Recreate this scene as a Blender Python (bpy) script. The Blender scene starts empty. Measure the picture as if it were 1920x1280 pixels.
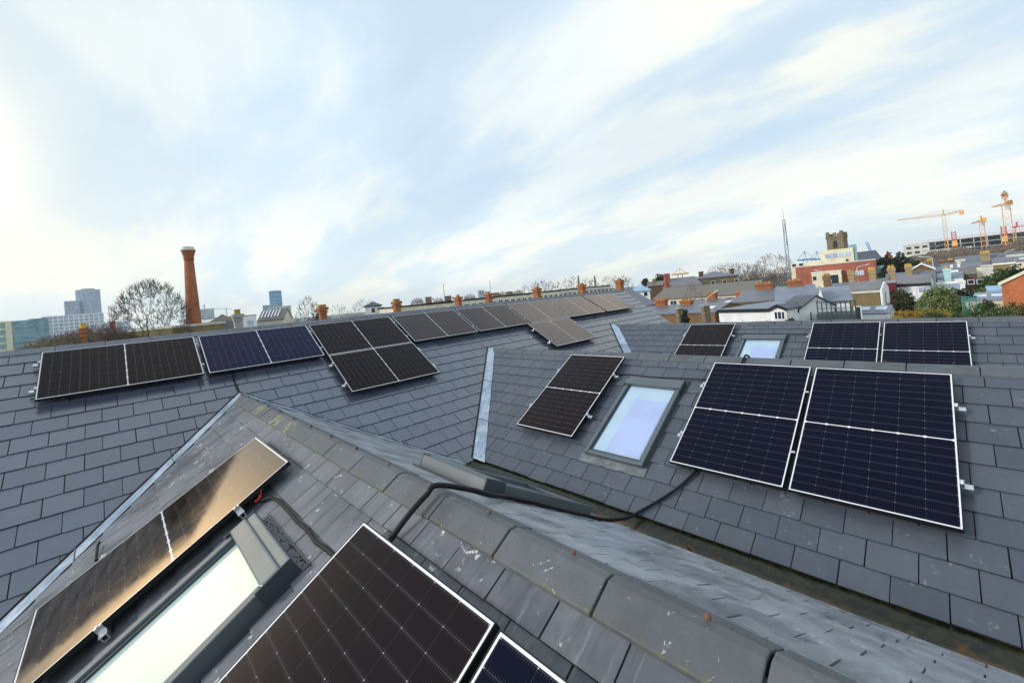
import bpy, math, random
import numpy as np
from mathutils import Matrix, Vector
sc = bpy.context.scene
COL = sc.collection
rad = math.radians
# ---------------------------------------------------------------- camera
F_PX, YAW, PITCH, ROLL = 786.2, rad(43.0), rad(0.96), rad(-5.31)
CX, CY = -7.8, -94.5            # principal point offset (lens shift), in 1920x1280 pixels
fwd = Vector((math.sin(YAW)*math.cos(PITCH), math.cos(YAW)*math.cos(PITCH), math.sin(PITCH)))
r0 = Vector((math.cos(YAW), -math.sin(YAW), 0)); u0 = r0.cross(fwd)
cr, sr = math.cos(ROLL), math.sin(ROLL)
right = cr*r0 + sr*u0; up = cr*u0 - sr*r0
cam = bpy.data.cameras.new('camera'); camo = bpy.data.objects.new('camera', cam); COL.objects.link(camo)
camo.matrix_world = Matrix(((right.x, up.x, -fwd.x, 0), (right.y, up.y, -fwd.y, 0), (right.z, up.z, -fwd.z, 0), (0, 0, 0, 1)))
cam.sensor_fit = 'HORIZONTAL'; cam.sensor_width = 36; cam.lens = 36*F_PX/1920
cam.shift_x = -CX/1920; cam.shift_y = CY/1920
cam.clip_start = 0.05; cam.clip_end = 20000
sc.camera = camo
# ---------------------------------------------------------------- sky, sun, exposure
SUN_AZ, SUN_EL = rad(-58), rad(26)   # azimuth from +Y towards +X
sd = Vector((math.sin(SUN_AZ)*math.cos(SUN_EL), math.cos(SUN_AZ)*math.cos(SUN_EL), math.sin(SUN_EL)))
world = bpy.data.worlds.new('World'); sc.world = world; world.use_nodes = True
wn, wl = world.node_tree.nodes, world.node_tree.links
wn.clear()
def N(t, **k):
    n = wn.new(t)
    for a, b in k.items(): setattr(n, a, b)
    return n
def setin(n, i, v):
    if hasattr(v, 'is_linked') or isinstance(v, bpy.types.NodeSocket): n.id_data.links.new(v, n.inputs[i])
    else: n.inputs[i].default_value = v
def wmath(op, a, b=0.0, c=None):
    n = N('ShaderNodeMath', operation=op); setin(n, 0, a); setin(n, 1, b)
    if c is not None: setin(n, 2, c)
    return n.outputs[0]
def wramp(v, a, b):
    n = N('ShaderNodeMapRange', interpolation_type='SMOOTHSTEP'); setin(n, 0, v); setin(n, 1, a); setin(n, 2, b); return n.outputs[0]
def wmix(f, a, b, bt='MIX'):
    n = N('ShaderNodeMix', data_type='RGBA', blend_type=bt); setin(n, 0, f); setin(n, 6, a); setin(n, 7, b); return n.outputs[2]
tc = N('ShaderNodeTexCoord')
nrm = N('ShaderNodeVectorMath', operation='NORMALIZE'); wl.new(tc.outputs['Generated'], nrm.inputs[0])
sep = N('ShaderNodeSeparateXYZ'); wl.new(nrm.outputs[0], sep.inputs[0])
zc = wmath('ADD', wmath('MAXIMUM', sep.outputs[2], 0.0), 0.30)
pxs = wmath('DIVIDE', sep.outputs[0], zc); pys = wmath('DIVIDE', sep.outputs[1], zc)
comb = N('ShaderNodeCombineXYZ'); wl.new(pxs, comb.inputs[0]); wl.new(pys, comb.inputs[1])
rotm = N('ShaderNodeMapping'); wl.new(comb.outputs[0], rotm.inputs[0]); rotm.inputs['Rotation'].default_value = (0, 0, rad(-38)); rotm.inputs['Scale'].default_value = (1.25, 0.6, 1)
def wnoise(scale, det, rough, dist=0.0, off=0.0):
    m = N('ShaderNodeMapping'); wl.new(rotm.outputs[0], m.inputs[0]); m.inputs['Location'].default_value = (off, off*1.7, off*.3)
    n = N('ShaderNodeTexNoise'); wl.new(m.outputs[0], n.inputs['Vector'])
    n.inputs['Scale'].default_value = scale; n.inputs['Detail'].default_value = det; n.inputs['Roughness'].default_value = rough; n.inputs['Distortion'].default_value = dist
    return n.outputs[0]
sky = N('ShaderNodeTexSky', sky_type='NISHITA', sun_disc=False, sun_elevation=SUN_EL, sun_rotation=SUN_AZ, altitude=20, air_density=1.0, dust_density=1.2, ozone_density=1.0)
skys = wmix(1.0, sky.outputs[0], (0.10, 0.10, 0.10, 1), 'MULTIPLY')
n1 = wnoise(1.3, 5, 0.5, 0.1, 3.1)
n2 = wnoise(2.5, 7, 0.52, 0.15, 4.4)
n3 = wnoise(0.9, 4, 0.5, 0.1, 1.3)
cl = wmath('ADD', wmath('MULTIPLY', n1, 0.7), wmath('MULTIPLY', n2, 0.3))
veil = wmath('ADD', 0.86, wmath('MULTIPLY', wramp(cl, 0.40, 0.60), 0.14))          # thin veil nearly everywhere
bright = wramp(wmath('ADD', wmath('MULTIPLY', n2, 0.5), wmath('MULTIPLY', n3, 0.5)), 0.33, 0.72)
ccol = wmix(bright, (0.60, 0.765, 0.905, 1), (0.785, 0.86, 0.905, 1))
low = wramp(sep.outputs[2], 0.30, 0.02)
cream = wmath('MULTIPLY', wramp(n2, 0.44, 0.60), wmath('ADD', 0.25, wmath('MULTIPLY', low, 0.65)))
ccol = wmix(cream, ccol, (1.04, 1.01, 0.84, 1))
ccol = wmix(wmath('MULTIPLY', low, 0.5), ccol, (0.95, 1.03, 1.02, 1))
base = wmix(veil, skys, ccol)
GAZ, GEL = rad(-20), rad(15)      # brightest part of the thin cloud, just left of the view
gd = Vector((math.sin(GAZ)*math.cos(GEL), math.cos(GAZ)*math.cos(GEL), math.sin(GEL)))
dt = N('ShaderNodeVectorMath', operation='DOT_PRODUCT'); wl.new(nrm.outputs[0], dt.inputs[0]); dt.inputs[1].default_value = gd
gdot = wmath('MAXIMUM', dt.outputs['Value'], 0.0)
glow = wmath('POWER', gdot, 110.0)
glow2 = wmath('MULTIPLY', wmath('POWER', gdot, 22.0), 0.75)
base = wmix(glow2, base, (0.86, 0.85, 0.70, 1))
d2 = N('ShaderNodeVectorMath', operation='DOT_PRODUCT'); wl.new(nrm.outputs[0], d2.inputs[0]); d2.inputs[1].default_value = (0.853, 0.150, 0.500)
far2 = wmath('MULTIPLY', wmath('POWER', wmath('MAXIMUM', d2.outputs['Value'], 0.0), 45.0), wramp(n2, 0.38, 0.56))
base = wmix(wmath('MULTIPLY', far2, 0.8), base, (1.05, 1.02, 0.84, 1))
gcol = wmix(1.0, (1.0, 0.76, 0.42, 1), wmath('MULTIPLY', glow, 4.0), 'MULTIPLY')
tot = wmix(1.0, base, gcol, 'ADD')
bg = N('ShaderNodeBackground'); wl.new(tot, bg.inputs[0]); bg.inputs[1].default_value = 1.0
wo = N('ShaderNodeOutputWorld'); wl.new(bg.outputs[0], wo.inputs[0])
sun = bpy.data.lights.new('sun', 'SUN'); suno = bpy.data.objects.new('sun', sun); COL.objects.link(suno)
sun.energy = 2.0; sun.angle = rad(10); sun.color = (1.0, 0.96, 0.91)
suno.rotation_euler = (-sd).to_track_quat('-Z', 'Y').to_euler()
sc.view_settings.view_transform = 'Standard'; sc.view_settings.look = 'None'
sc.view_settings.exposure = 0.18; sc.view_settings.gamma = 1.0; sc.view_settings.use_curve_mapping = False
sc.cycles.max_bounces = 5; sc.cycles.use_denoising = True

# ---------------------------------------------------------------- helpers
def ray(px, py): return ((px-960-CX)*right - (py-640-CY)*up + F_PX*fwd)/F_PX
def at(px, py, d):                       # point on the line of sight at horizontal distance d metres
    v = ray(px, py); return v*(d/math.hypot(v.x, v.y))
def tag(o, label=None, cat=None, group=None, kind=None):
    if label: o['label'] = label
    if cat: o['category'] = cat
    if group: o['group'] = group
    if kind: o['kind'] = kind
    return o
def thing(name, label, cat, loc=(0, 0, 0), rz=0.0, group=None, M=None):
    o = bpy.data.objects.new(name, None); COL.objects.link(o); o.empty_display_size = .2
    if M is not None: o.matrix_world = M
    else: o.location = loc; o.rotation_euler = (0, 0, rz)
    return tag(o, label, cat, group)
class MB:
    def __init__(s): s.v = []; s.f = []; s.uv = {}
    def quad(s, a, b, c, d): n = len(s.v); s.v += [tuple(a), tuple(b), tuple(c), tuple(d)]; s.f.append((n, n+1, n+2, n+3)); return s
    def tri(s, a, b, c): n = len(s.v); s.v += [tuple(a), tuple(b), tuple(c)]; s.f.append((n, n+1, n+2)); return s
    def poly(s, pts): n = len(s.v); s.v += [tuple(p) for p in pts]; s.f.append(tuple(range(n, n+len(pts)))); return s
    def box(s, x0, x1, y0, y1, z0, z1):
        n = len(s.v); s.v += [(x, y, z) for z in (z0, z1) for y in (y0, y1) for x in (x0, x1)]
        s.f += [tuple(n+i for i in q) for q in ((0, 2, 3, 1), (4, 5, 7, 6), (0, 1, 5, 4), (2, 6, 7, 3), (0, 4, 6, 2), (1, 3, 7, 5))]; return s
    def frustum(s, cx, cy, z0, z1, a0, b0, a1, b1):
        n = len(s.v)
        for z, a, b in ((z0, a0, b0), (z1, a1, b1)): s.v += [(cx-a, cy-b, z), (cx+a, cy-b, z), (cx-a, cy+b, z), (cx+a, cy+b, z)]
        s.f += [tuple(n+i for i in q) for q in ((0, 2, 3, 1), (4, 5, 7, 6), (0, 1, 5, 4), (2, 6, 7, 3), (0, 4, 6, 2), (1, 3, 7, 5))]; return s
    def lathe(s, cx, cy, prof, n=12, ph=0.0):
        b = len(s.v)
        for r, z in prof: s.v += [(cx+r*math.cos(ph+2*math.pi*i/n), cy+r*math.sin(ph+2*math.pi*i/n), z) for i in range(n)]
        for k in range(len(prof)-1):
            for i in range(n): j = (i+1) % n; s.f.append((b+k*n+i, b+k*n+j, b+(k+1)*n+j, b+(k+1)*n+i))
        s.f.append(tuple(b+(len(prof)-1)*n+i for i in range(n))); return s
    def tube(s, pts, r, n=8, r2=None):
        pts = [Vector(p) for p in pts]; m = len(pts); b = len(s.v); prev = None
        for k, p in enumerate(pts):
            t = (pts[min(k+1, m-1)] - pts[max(k-1, 0)]).normalized()
            a = prev if prev else (Vector((0, 0, 1)) if abs(t.z) < .9 else Vector((1, 0, 0)))
            a = (a - a.dot(t)*t).normalized(); prev = a; c = t.cross(a)
            rr = r if r2 is None else r + (r2-r)*k/(m-1)
            if callable(rr): rr = rr(k)
            s.v += [tuple(p + rr*(math.cos(2*math.pi*i/n)*a + math.sin(2*math.pi*i/n)*c)) for i in range(n)]
        for k in range(m-1):
            for i in range(n): j = (i+1) % n; s.f.append((b+k*n+i, b+k*n+j, b+(k+1)*n+j, b+(k+1)*n+i))
        if n > 2: s.f.append(tuple(b+i for i in range(n-1, -1, -1))); s.f.append(tuple(b+(m-1)*n+i for i in range(n)))
        return s
    def bar(s, a, b, w): return s.tube([a, b], w*.7, 4)
    def build(s, name, mat, parent=None, smooth=False, bevel=0):
        me = bpy.data.meshes.new(name); me.from_pydata(s.v, [], s.f)
        if s.uv:
            l = me.uv_layers.new(name='UVMap')
            for p in me.polygons:
                for li in p.loop_indices: l.data[li].uv = s.uv.get(me.loops[li].vertex_index, (0, 0))
        me.materials.append(mat); me.update()
        if smooth:
            for p in me.polygons: p.use_smooth = True
        o = bpy.data.objects.new(name, me); COL.objects.link(o)
        if parent: o.parent = parent
        if bevel:
            m = o.modifiers.new('bevel', 'BEVEL'); m.width = bevel; m.segments = 2; m.limit_method = 'ANGLE'
        return o
def copy_tree(o, parent=None):
    c = o.copy(); COL.objects.link(c)
    if parent: c.parent = parent
    for ch in o.children: copy_tree(ch, c)
    return c
def smooth_path(pts, n=8):
    pts = [Vector(p) for p in pts]; out = []
    for i in range(len(pts)-1):
        p0, p1, p2, p3 = pts[max(i-1, 0)], pts[i], pts[i+1], pts[min(i+2, len(pts)-1)]
        for k in range(n):
            t = k/n; out.append(.5*((2*p1)+(p2-p0)*t+(2*p0-5*p1+4*p2-p3)*t*t+(3*p1-p0-3*p2+p3)*t**3))
    return out+[pts[-1]]

# ---------------------------------------------------------------- materials
MATS = {}
class G:
    """small node-graph helper for one material"""
    def __init__(s, name):
        s.m = bpy.data.materials.new(name); s.m.use_nodes = True; s.n = s.m.node_tree.nodes; s.l = s.m.node_tree.links
        s.b = s.n['Principled BSDF']; s.tc = s.n.new('ShaderNodeTexCoord')
    def math(s, op, a, b=0.0, c=None):
        n = s.n.new('ShaderNodeMath'); n.operation = op; setin(n, 0, a); setin(n, 1, b)
        if c is not None: setin(n, 2, c)
        return n.outputs[0]
    def noise(s, scale, det=4, rough=.6, coord='Object', stretch=None, dist=0, rot=None):
        v = s.tc.outputs[coord]
        if stretch or rot:
            m = s.n.new('ShaderNodeMapping'); s.l.new(v, m.inputs[0])
            if stretch: m.inputs['Scale'].default_value = stretch
            if rot: m.inputs['Rotation'].default_value = rot
            v = m.outputs[0]
        n = s.n.new('ShaderNodeTexNoise'); s.l.new(v, n.inputs['Vector']); n.inputs['Scale'].default_value = scale; n.inputs['Detail'].default_value = det; n.inputs['Roughness'].default_value = rough; n.inputs['Distortion'].default_value = dist
        return n.outputs[0]
    def step(s, v, a, b, x=0.0, y=1.0):
        n = s.n.new('ShaderNodeMapRange'); n.interpolation_type = 'SMOOTHSTEP'; setin(n, 0, v); setin(n, 1, a); setin(n, 2, b); setin(n, 3, x); setin(n, 4, y); return n.outputs[0]
    def mix(s, f, a, b, bt='MIX'):
        n = s.n.new('ShaderNodeMix'); n.data_type = 'RGBA'; n.blend_type = bt
        for i, v in ((0, f), (6, a), (7, b)):
            if isinstance(v, tuple) and len(v) == 3: v = (*v, 1)
            setin(n, i, v)
        return n.outputs[2]
    def island(s):
        n = s.n.new('ShaderNodeNewGeometry'); return n.outputs['Random Per Island']
    def set(s, color=None, rough=None, spec=None, metal=None, bump=None, bstr=.3, bdist=.01):
        if color is not None: setin(s.b, 'Base Color', (*color, 1) if isinstance(color, tuple) and len(color) == 3 else color)
        if rough is not None: setin(s.b, 'Roughness', rough)
        if spec is not None: setin(s.b, 'Specular IOR Level', spec)
        if metal is not None: setin(s.b, 'Metallic', metal)
        if bump is not None:
            n = s.n.new('ShaderNodeBump'); s.l.new(bump, n.inputs['Height']); n.inputs['Strength'].default_value = bstr; n.inputs['Distance'].default_value = bdist
            s.l.new(n.outputs[0], s.b.inputs['Normal'])
        return s.m
def plain(name, c, rough=.6, metal=0, var=.15, scale=3.0, spec=.5):
    g = G(name); f = g.noise(scale, 5)
    col = g.mix(g.step(f, .3, .7), tuple(x*(1-var) for x in c), tuple(min(1, x*(1+var)) for x in c))
    MATS[name] = g.set(col, rough, spec, metal); return MATS[name]
def slate(name, c1, c2, streak=0.3, lime=0.0, rough=(.38, .62), streak_axis=(1, 1, 1), tint=None, spec=.5):
    g = G(name); isl = g.island()
    col = g.mix(isl, c1, c2)
    n = g.noise(2.2, 6, .65); n2 = g.noise(30, 5, .7)
    col = g.mix(g.step(n, .35, .7, 0, streak), col, tuple(x*1.55+.015 for x in c2))
    st = g.noise(5, 6, .7, stretch=streak_axis)
    col = g.mix(g.step(st, .56, .72, 0, streak), col, (.27, .27, .28)); st2 = g.noise(2.6, 6, .75, stretch=streak_axis, dist=.4)
    col = g.mix(g.step(st2, .52, .70, 0, min(1, streak*1.1)), col, tuple(x*.5 for x in c1))
    if tint: col = g.mix(g.step(g.noise(1.1, 4), .4, .65, 0, .5), col, tint)
    col = g.mix(g.step(n2, .45, .75, 0, .25), col, tuple(x*.5 for x in c1))
    if lime:
        sp = g.noise(9, 3, .5, dist=1.0); sp2 = g.noise(38, 2, .5)
        m = g.math('MULTIPLY', g.step(sp, .62, .70), g.step(sp2, .5, .6))
        col = g.mix(g.math('MULTIPLY', m, lime), col, (.62, .62, .58))
    ro = g.math('ADD', g.step(n, .3, .7, rough[0], rough[1]), g.math('MULTIPLY', isl, .08))
    MATS[name] = g.set(col, ro, spec, bump=g.math('ADD', g.math('MULTIPLY', n2, .5), g.noise(140, 3, .7, stretch=streak_axis)), bstr=.35, bdist=.002); return MATS[name]
M_slateA = slate('slate_main', (.060, .070, .105), (.084, .096, .136), .12, .06, rough=(.12, .24), spec=.5)
setin(M_slateA.node_tree.nodes['Principled BSDF'], 'IOR', 2.05)
M_slateW = slate('slate_wing', (.060, .071, .092), (.083, .095, .118), .12, .16, rough=(.30, .46))
M_slateB = slate('slate_weathered', (.074, .081, .099), (.125, .132, .150), .75, .9, streak_axis=(.35, 5.0, .35), tint=(.155, .155, .168))
M_slateR = slate('slate_painted_sheen', (.185, .20, .225), (.25, .262, .285), .8, .75, rough=(.22, .5), streak_axis=(.5, 2.5, .5))  # right slopes: grazing sky sheen put into a paler base colour
def ridge_mat(name, c1, c2, moss, lime):
    g = G(name); isl = g.island(); rnd = g.n.new('ShaderNodeObjectInfo').outputs['Random']
    col = g.mix(rnd, c1, c2)
    geo = g.n.new('ShaderNodeNewGeometry')
    def wn_(scale, det, dist=0):
        n = g.n.new('ShaderNodeTexNoise'); g.l.new(geo.outputs['Position'], n.inputs['Vector']); n.inputs['Scale'].default_value = scale; n.inputs['Detail'].default_value = det; n.inputs['Distortion'].default_value = dist; n.inputs['Roughness'].default_value = .65
        return n.outputs[0]
    n1 = wn_(5, 6); n2 = wn_(40, 4); n3 = wn_(13, 4, 1.5)
    col = g.mix(g.step(n1, .35, .7, 0, .5), col, tuple(x*1.5 for x in c2))
    col = g.mix(g.step(n2, .48, .72, 0, .32), col, tuple(x*.5 for x in c1)); n5 = wn_(1.7, 5, .8); col = g.mix(g.step(n5, .45, .68, 0, .3), col, tuple(x*.55 for x in c1))
    sx = g.n.new('ShaderNodeSeparateXYZ'); g.l.new(g.tc.outputs['Object'], sx.inputs[0])
    edge = g.step(g.math('ABSOLUTE', sx.outputs[0]), .11, .142)
    if moss:
        mossy = None
        for c_ in ((1.22, 5.34, -1.13), (1.21, 4.86, -1.14), (1.25, 6.2, -1.1)):
            vd = g.n.new('ShaderNodeVectorMath'); vd.operation = 'DISTANCE'; g.l.new(geo.outputs['Position'], vd.inputs[0]); vd.inputs[1].default_value = c_
            q_ = g.step(vd.outputs['Value'], .17, .06); mossy = q_ if mossy is None else g.math('MAXIMUM', mossy, q_)
        col = g.mix(g.math('MULTIPLY', edge, g.step(n3, .45, .6, 0, moss)), col, (.13, .125, .055))
        col = g.mix(g.math('MULTIPLY', mossy, g.step(n3, .44, .54, 0, moss*.85)), col, (.40, .40, .15))
    col = g.mix(g.math('MULTIPLY', g.step(n3, .63, .70), g.math('MULTIPLY', g.step(n2, .46, .58), lime)), col, (.66, .66, .60))
    MATS[name] = g.set(col, g.step(n1, .3, .7, .5, .8), .4, bump=g.math('ADD', n2, n1), bstr=.4, bdist=.004); return MATS[name]
M_ridgeB = ridge_mat('ridge_weathered', (.088, .094, .102), (.110, .116, .124), .5, .6)
M_ridgeC = ridge_mat('ridge_grey', (.080, .089, .100), (.100, .110, .122), .0, .4)
M_ridgeA = ridge_mat('ridge_blue_grey', (.110, .122, .145), (.145, .158, .185), 0, .3)
plain('under', (.016, .016, .018), .9)
plain('mortar', (.045, .045, .022), .9, var=.6, scale=25)
g = G('lead'); n = g.noise(3, 6, .7); n2 = g.noise(14, 5, .7)
M_lead = g.set(g.mix(g.step(n2, .45, .7, 0, .5), g.mix(g.step(n, .35, .65), (.27, .34, .44), (.46, .54, .63)), (.15, .18, .24)), g.step(n, .3, .7, .32, .6), .5, .35, bump=n2, bstr=.5, bdist=.006)
g = G('apron'); n = g.noise(9, 5, .7); M_apron = g.set(g.mix(g.step(n, .35, .7), (.13, .15, .155), (.23, .25, .255)), .55, .5, .2, bump=n, bstr=.4, bdist=.004)
# gutter: wet lead with brown algae, moss, silt and painted pale sky reflections
g = G('gutter'); n = g.noise(2.1, 6, .65, dist=.6); n2 = g.noise(11, 6, .7, dist=.6); n3 = g.noise(4.2, 5, .6)
sx = g.n.new('ShaderNodeSeparateXYZ'); g.l.new(g.tc.outputs['Object'], sx.inputs[0])
col = g.mix(g.step(n2, .4, .7), (.32, .32, .32), (.10, .095, .08))
# algae stands where the water lies, in the deeper half of the channel
pos = g.math('ADD', g.math('SUBTRACT', sx.outputs[0], -.03), g.math('MULTIPLY', g.math('SUBTRACT', n, .5), .55))
alg = g.step(pos, -.05, .01)
col = g.mix(alg, col, g.mix(g.step(n3, .46, .60), (.130, .055, .014), (.040, .028, .010)))
col = g.mix(g.step(pos, .04, .12), col, g.mix(g.step(n2, .4, .6), (.008, .009, .005), (.026, .026, .011)))
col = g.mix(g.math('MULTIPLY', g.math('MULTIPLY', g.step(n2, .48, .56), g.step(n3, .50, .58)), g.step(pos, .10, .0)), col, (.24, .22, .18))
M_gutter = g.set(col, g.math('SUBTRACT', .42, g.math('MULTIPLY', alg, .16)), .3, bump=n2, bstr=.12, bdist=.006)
plain('frame_grey', (.115, .135, .15), .38, .2, .06); plain('frame_dark', (.055, .066, .08), .45, .2, .1); plain('hood', (.17, .195, .21), .34, .4, .08)
plain('black_plastic', (.009, .009, .011), .5, spec=.25); plain('alu', (.72, .73, .74), .32, .9, .05); plain('black_alu', (.014, .015, .016), .40, .3, .1)
plain('red_plastic', (.55, .03, .02), .45); plain('screw_cap', (.15, .075, .058), .7); plain('screw_dark', (.03, .025, .025), .7)
pass
plain('blind', (.70, .73, .80), .8, 0, .03); plain('blind_lavender', (.50, .53, .80), .8, 0, .03); plain('blind_cream', (.80, .80, .70), .8, 0, .04)
def pane_mat(name, c):
    g = G(name); setin(g.b, 'IOR', 1.52); setin(g.b, 'Coat Weight', 1.0); setin(g.b, 'Coat Roughness', .02); setin(g.b, 'Coat IOR', 1.5)
    n = g.noise(1.4, 3); MATS[name] = g.set(g.mix(g.step(n, .32, .66), tuple(x*.93 for x in c), tuple(min(1, x*1.08) for x in c)), .35, .5); return MATS[name]
pane_mat('pane_pale', (.40, .54, .66)); pane_mat('pane_lavender', (.38, .46, .72)); pane_mat('pane_cream', (.47, .58, .54))
PW, PL, PH = 1.134, 1.785, 0.12
GW, GL = PW-.012, PL-.012
def cell_mat(name, cell, cell2, tint, spec=.55):
    g = G(name)
    uv = g.n.new('ShaderNodeSeparateXYZ'); g.l.new(g.tc.outputs['UV'], uv.inputs[0]); u, v = uv.outputs[0], uv.outputs[1]
    half = g.math('ABSOLUTE', g.math('SUBTRACT', v, GL/2))
    pu, pv, mg, gp = (GW-.030)/6, (GL/2-.015-.0085)/9, .015, .0085
    cu = g.math('FRACT', g.math('DIVIDE', g.math('SUBTRACT', u, mg), pu)); du = g.math('MULTIPLY', g.math('SUBTRACT', .5, g.math('ABSOLUTE', g.math('SUBTRACT', cu, .5))), pu)
    cv = g.math('FRACT', g.math('DIVIDE', g.math('SUBTRACT', half, gp), pv)); dv = g.math('MULTIPLY', g.math('SUBTRACT', .5, g.math('ABSOLUTE', g.math('SUBTRACT', cv, .5))), pv)
    wire = g.math('FRACT', g.math('DIVIDE', u, pu/16)); wl_ = g.math('LESS_THAN', wire, .10)
    isl = g.n.new('ShaderNodeTexNoise'); g.l.new(g.tc.outputs['UV'], isl.inputs['Vector']); isl.inputs['Scale'].default_value = 1.3; isl.inputs['Detail'].default_value = 2
    col = g.mix(isl.outputs[0], cell, cell2)
    col = g.mix(g.math('MULTIPLY', wl_, .10), col, (.08, .08, .11))
    col = g.mix(g.math('MULTIPLY', g.math('LESS_THAN', dv, .0010), .18), col, (.28, .28, .33))
    col = g.mix(g.math('MULTIPLY', g.math('LESS_THAN', du, .0008), .2), col, (.20, .20, .22))
    # small tabs where the wires cross the row gaps, dots at the cell corners
    tick = g.math('MULTIPLY', wl_, g.math('LESS_THAN', dv, .011))
    col = g.mix(g.math('MULTIPLY', tick, .20), col, (.32, .30, .30))
    col = g.mix(g.math('LESS_THAN', g.math('ADD', du, dv), .0034), col, (.42, .42, .45))
    bump = g.math('MULTIPLY', g.math('GREATER_THAN', g.math('SUBTRACT', .016, du), 0.0), g.math('SUBTRACT', .016, du))
    wh = g.math('LESS_THAN', half, g.math('ADD', .0048, g.math('MULTIPLY', bump, .6)))
    eu = g.math('MINIMUM', u, g.math('SUBTRACT', GW, u)); ev = g.math('MINIMUM', v, g.math('SUBTRACT', GL, v))
    wh = g.math('MAXIMUM', wh, g.math('LESS_THAN', g.math('MINIMUM', eu, ev), .0105))
    col = g.mix(wh, col, (.80, .81, .82))
    setin(g.b, 'Specular Tint', (*tint, 1))
    dn = g.noise(6, 5, .6); MATS[name] = g.set(col, g.step(dn, .3, .8, .05, .12), spec); return MATS[name]
cell_mat('cells_black', (.0085, .0055, .0065), (.0105, .0070, .0080), (1.0, .78, .75), .12)
cell_mat('cells_navy', (.0026, .0038, .0120), (.0038, .0054, .0170), (.92, .90, .98), .08)
cell_mat('cells_blue', (.0050, .0050, .0270), (.0070, .0070, .0350), (.80, .80, 1.0), .15)
cell_mat('cells_bronze', (.0110, .0080, .0060), (.0150, .0105, .0080), (1.0, .66, .38), 1.0)
cell_mat('cells_brown', (.0130, .0085, .0095), (.0160, .0110, .0120), (1.0, .74, .66), .45)
cell_mat('cells_sheen', (.0160, .0115, .0115), (.0210, .0150, .0145), (1.0, .72, .64), .75)  # brown cells again, with grazing sky sheen put into base and reflectance
setin(MATS['cells_sheen'].node_tree.nodes['Principled BSDF'], 'IOR', 1.75); setin(MATS['cells_bronze'].node_tree.nodes['Principled BSDF'], 'IOR', 1.6)
# ---------------------------------------------------------------- the roof we stand on
yA, zA, AL = 9.453, -0.101, rad(30.9)
BE = rad(29.44); WX = {'B': 1.321, 'C': 6.381, 'D': 11.524}; WZ = {'B': -1.108, 'C': -1.147, 'D': -1.16}
EAVE = 2.72; GROUND = -9.6; YEND = -3.6
sA, cA, sB, cB = math.sin(AL), math.cos(AL), math.sin(BE), math.cos(BE)
def A(s, t, h=0): return Vector((s, yA - t*cA - h*sA, zA - t*sA + h*cA))
def Wg(k, s, t, h=0, side=-1): return Vector((WX[k] + side*(t*cB + h*sB), s, WZ[k] - t*sB + h*cB))
def valley_s(k, t): return yA - (zA - WZ[k] + t*sB)*cA/sA
bld = thing('pitched_roof_building', 'large building under grey slate roofs with three gabled wings, carrying every solar panel in view', 'building', (0, 0, 0))
def clip(poly, fn):
    out = []
    for i in range(len(poly)):
        p, q = poly[i-1], poly[i]; a, b = fn(*p), fn(*q)
        if (a < 0) != (b < 0): k = a/(a-b); out.append((p[0]+(q[0]-p[0])*k, p[1]+(q[1]-p[1])*k))
        if b >= 0: out.append(q)
    return out
def slates(fn, s0, s1, lines, width, clips, seed, joint=0.0, h0=.001, h1=.0125):
    rnd = random.Random(seed); m = MB()
    for k in range(len(lines)-1):
        ta, tb = lines[k], lines[k+1]; off = (k % 2)*width/2 + joint
        i0 = int(math.floor((s0-off)/width)); i1 = int(math.ceil((s1-off)/width))
        for i in range(i0, i1):
            a, b = off+i*width+.0040+rnd.uniform(-.0014, .0016), off+(i+1)*width-.0040+rnd.uniform(-.0016, .0014)
            jt = rnd.uniform(-.003, .003)+(rnd.uniform(.004, .012) if rnd.random() < .05 else 0); hj = rnd.uniform(-.0012, .0022); tw = rnd.uniform(-.0014, .0014)
            poly = [(max(a, s0), ta), (min(b, s1), ta), (min(b, s1), tb+jt), (max(a, s0), tb+jt)]
            if poly[0][0] >= poly[1][0]: continue
            for c in clips:
                poly = clip(poly, c)
                if len(poly) < 3: break
            if len(poly) < 3: continue
            n = len(m.v); L = len(poly)
            for s, t in poly:
                f = (t-ta)/(tb-ta); m.v.append(tuple(fn(s, t, h0+(h1-h0)*f+hj*f+tw*(s-a)/width)))
            for s, t in poly: m.v.append(tuple(fn(s, t, -.004)))
            m.f.append(tuple(range(n, n+L)))
            for q in range(L): r = (q+1) % L; m.f.append((n+q, n+L+q, n+L+r, n+r))
    # orient tops upwards is handled by recalculated normals of closed shells
    return m
def fixn(o):
    import bmesh
    b = bmesh.new(); b.from_mesh(o.data); bmesh.ops.recalc_face_normals(b, faces=b.faces); b.to_mesh(o.data); b.free(); return o
def lines_from(ref, step, t0, t1):
    k0 = math.ceil((t0-ref)/step); out = [t0]
    t = ref + k0*step
    while t < t1-.03:
        if t > t0+.03: out.append(t)
        t += step
    return out+[t1]
# main slope
def verge(t): return 15.27 - .245*t
XL = -3.6
def lverge(t): return -1.31 - .22*t
mainroof = fixn(slates(A, XL, 15.4, lines_from(1.986, .2705, .04, 4.9), .312, [lambda s, t: verge(t)-s, lambda s, t: s-lverge(t)], 5, -1.006).build('main_roof_slope', M_slateA, bld))
MB().quad(A(lverge(0)+.01, 0, -.006), A(verge(0)-.01, 0, -.006), A(verge(4.95)-.01, 4.95, -.006), A(lverge(4.95)+.01, 4.95, -.006)).build('roof_underlay', MATS['under'], mainroof)
def Ab(s, t, h=0): v = A(s, t, h); return Vector((v.x, 2*yA - v.y, v.z))
fixn(slates(Ab, XL, 15.2, lines_from(.3, .27, .04, 4.9), .312, [lambda s, t: s-lverge(t)], 6).build('back_roof_slope', M_slateA, bld))
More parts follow.
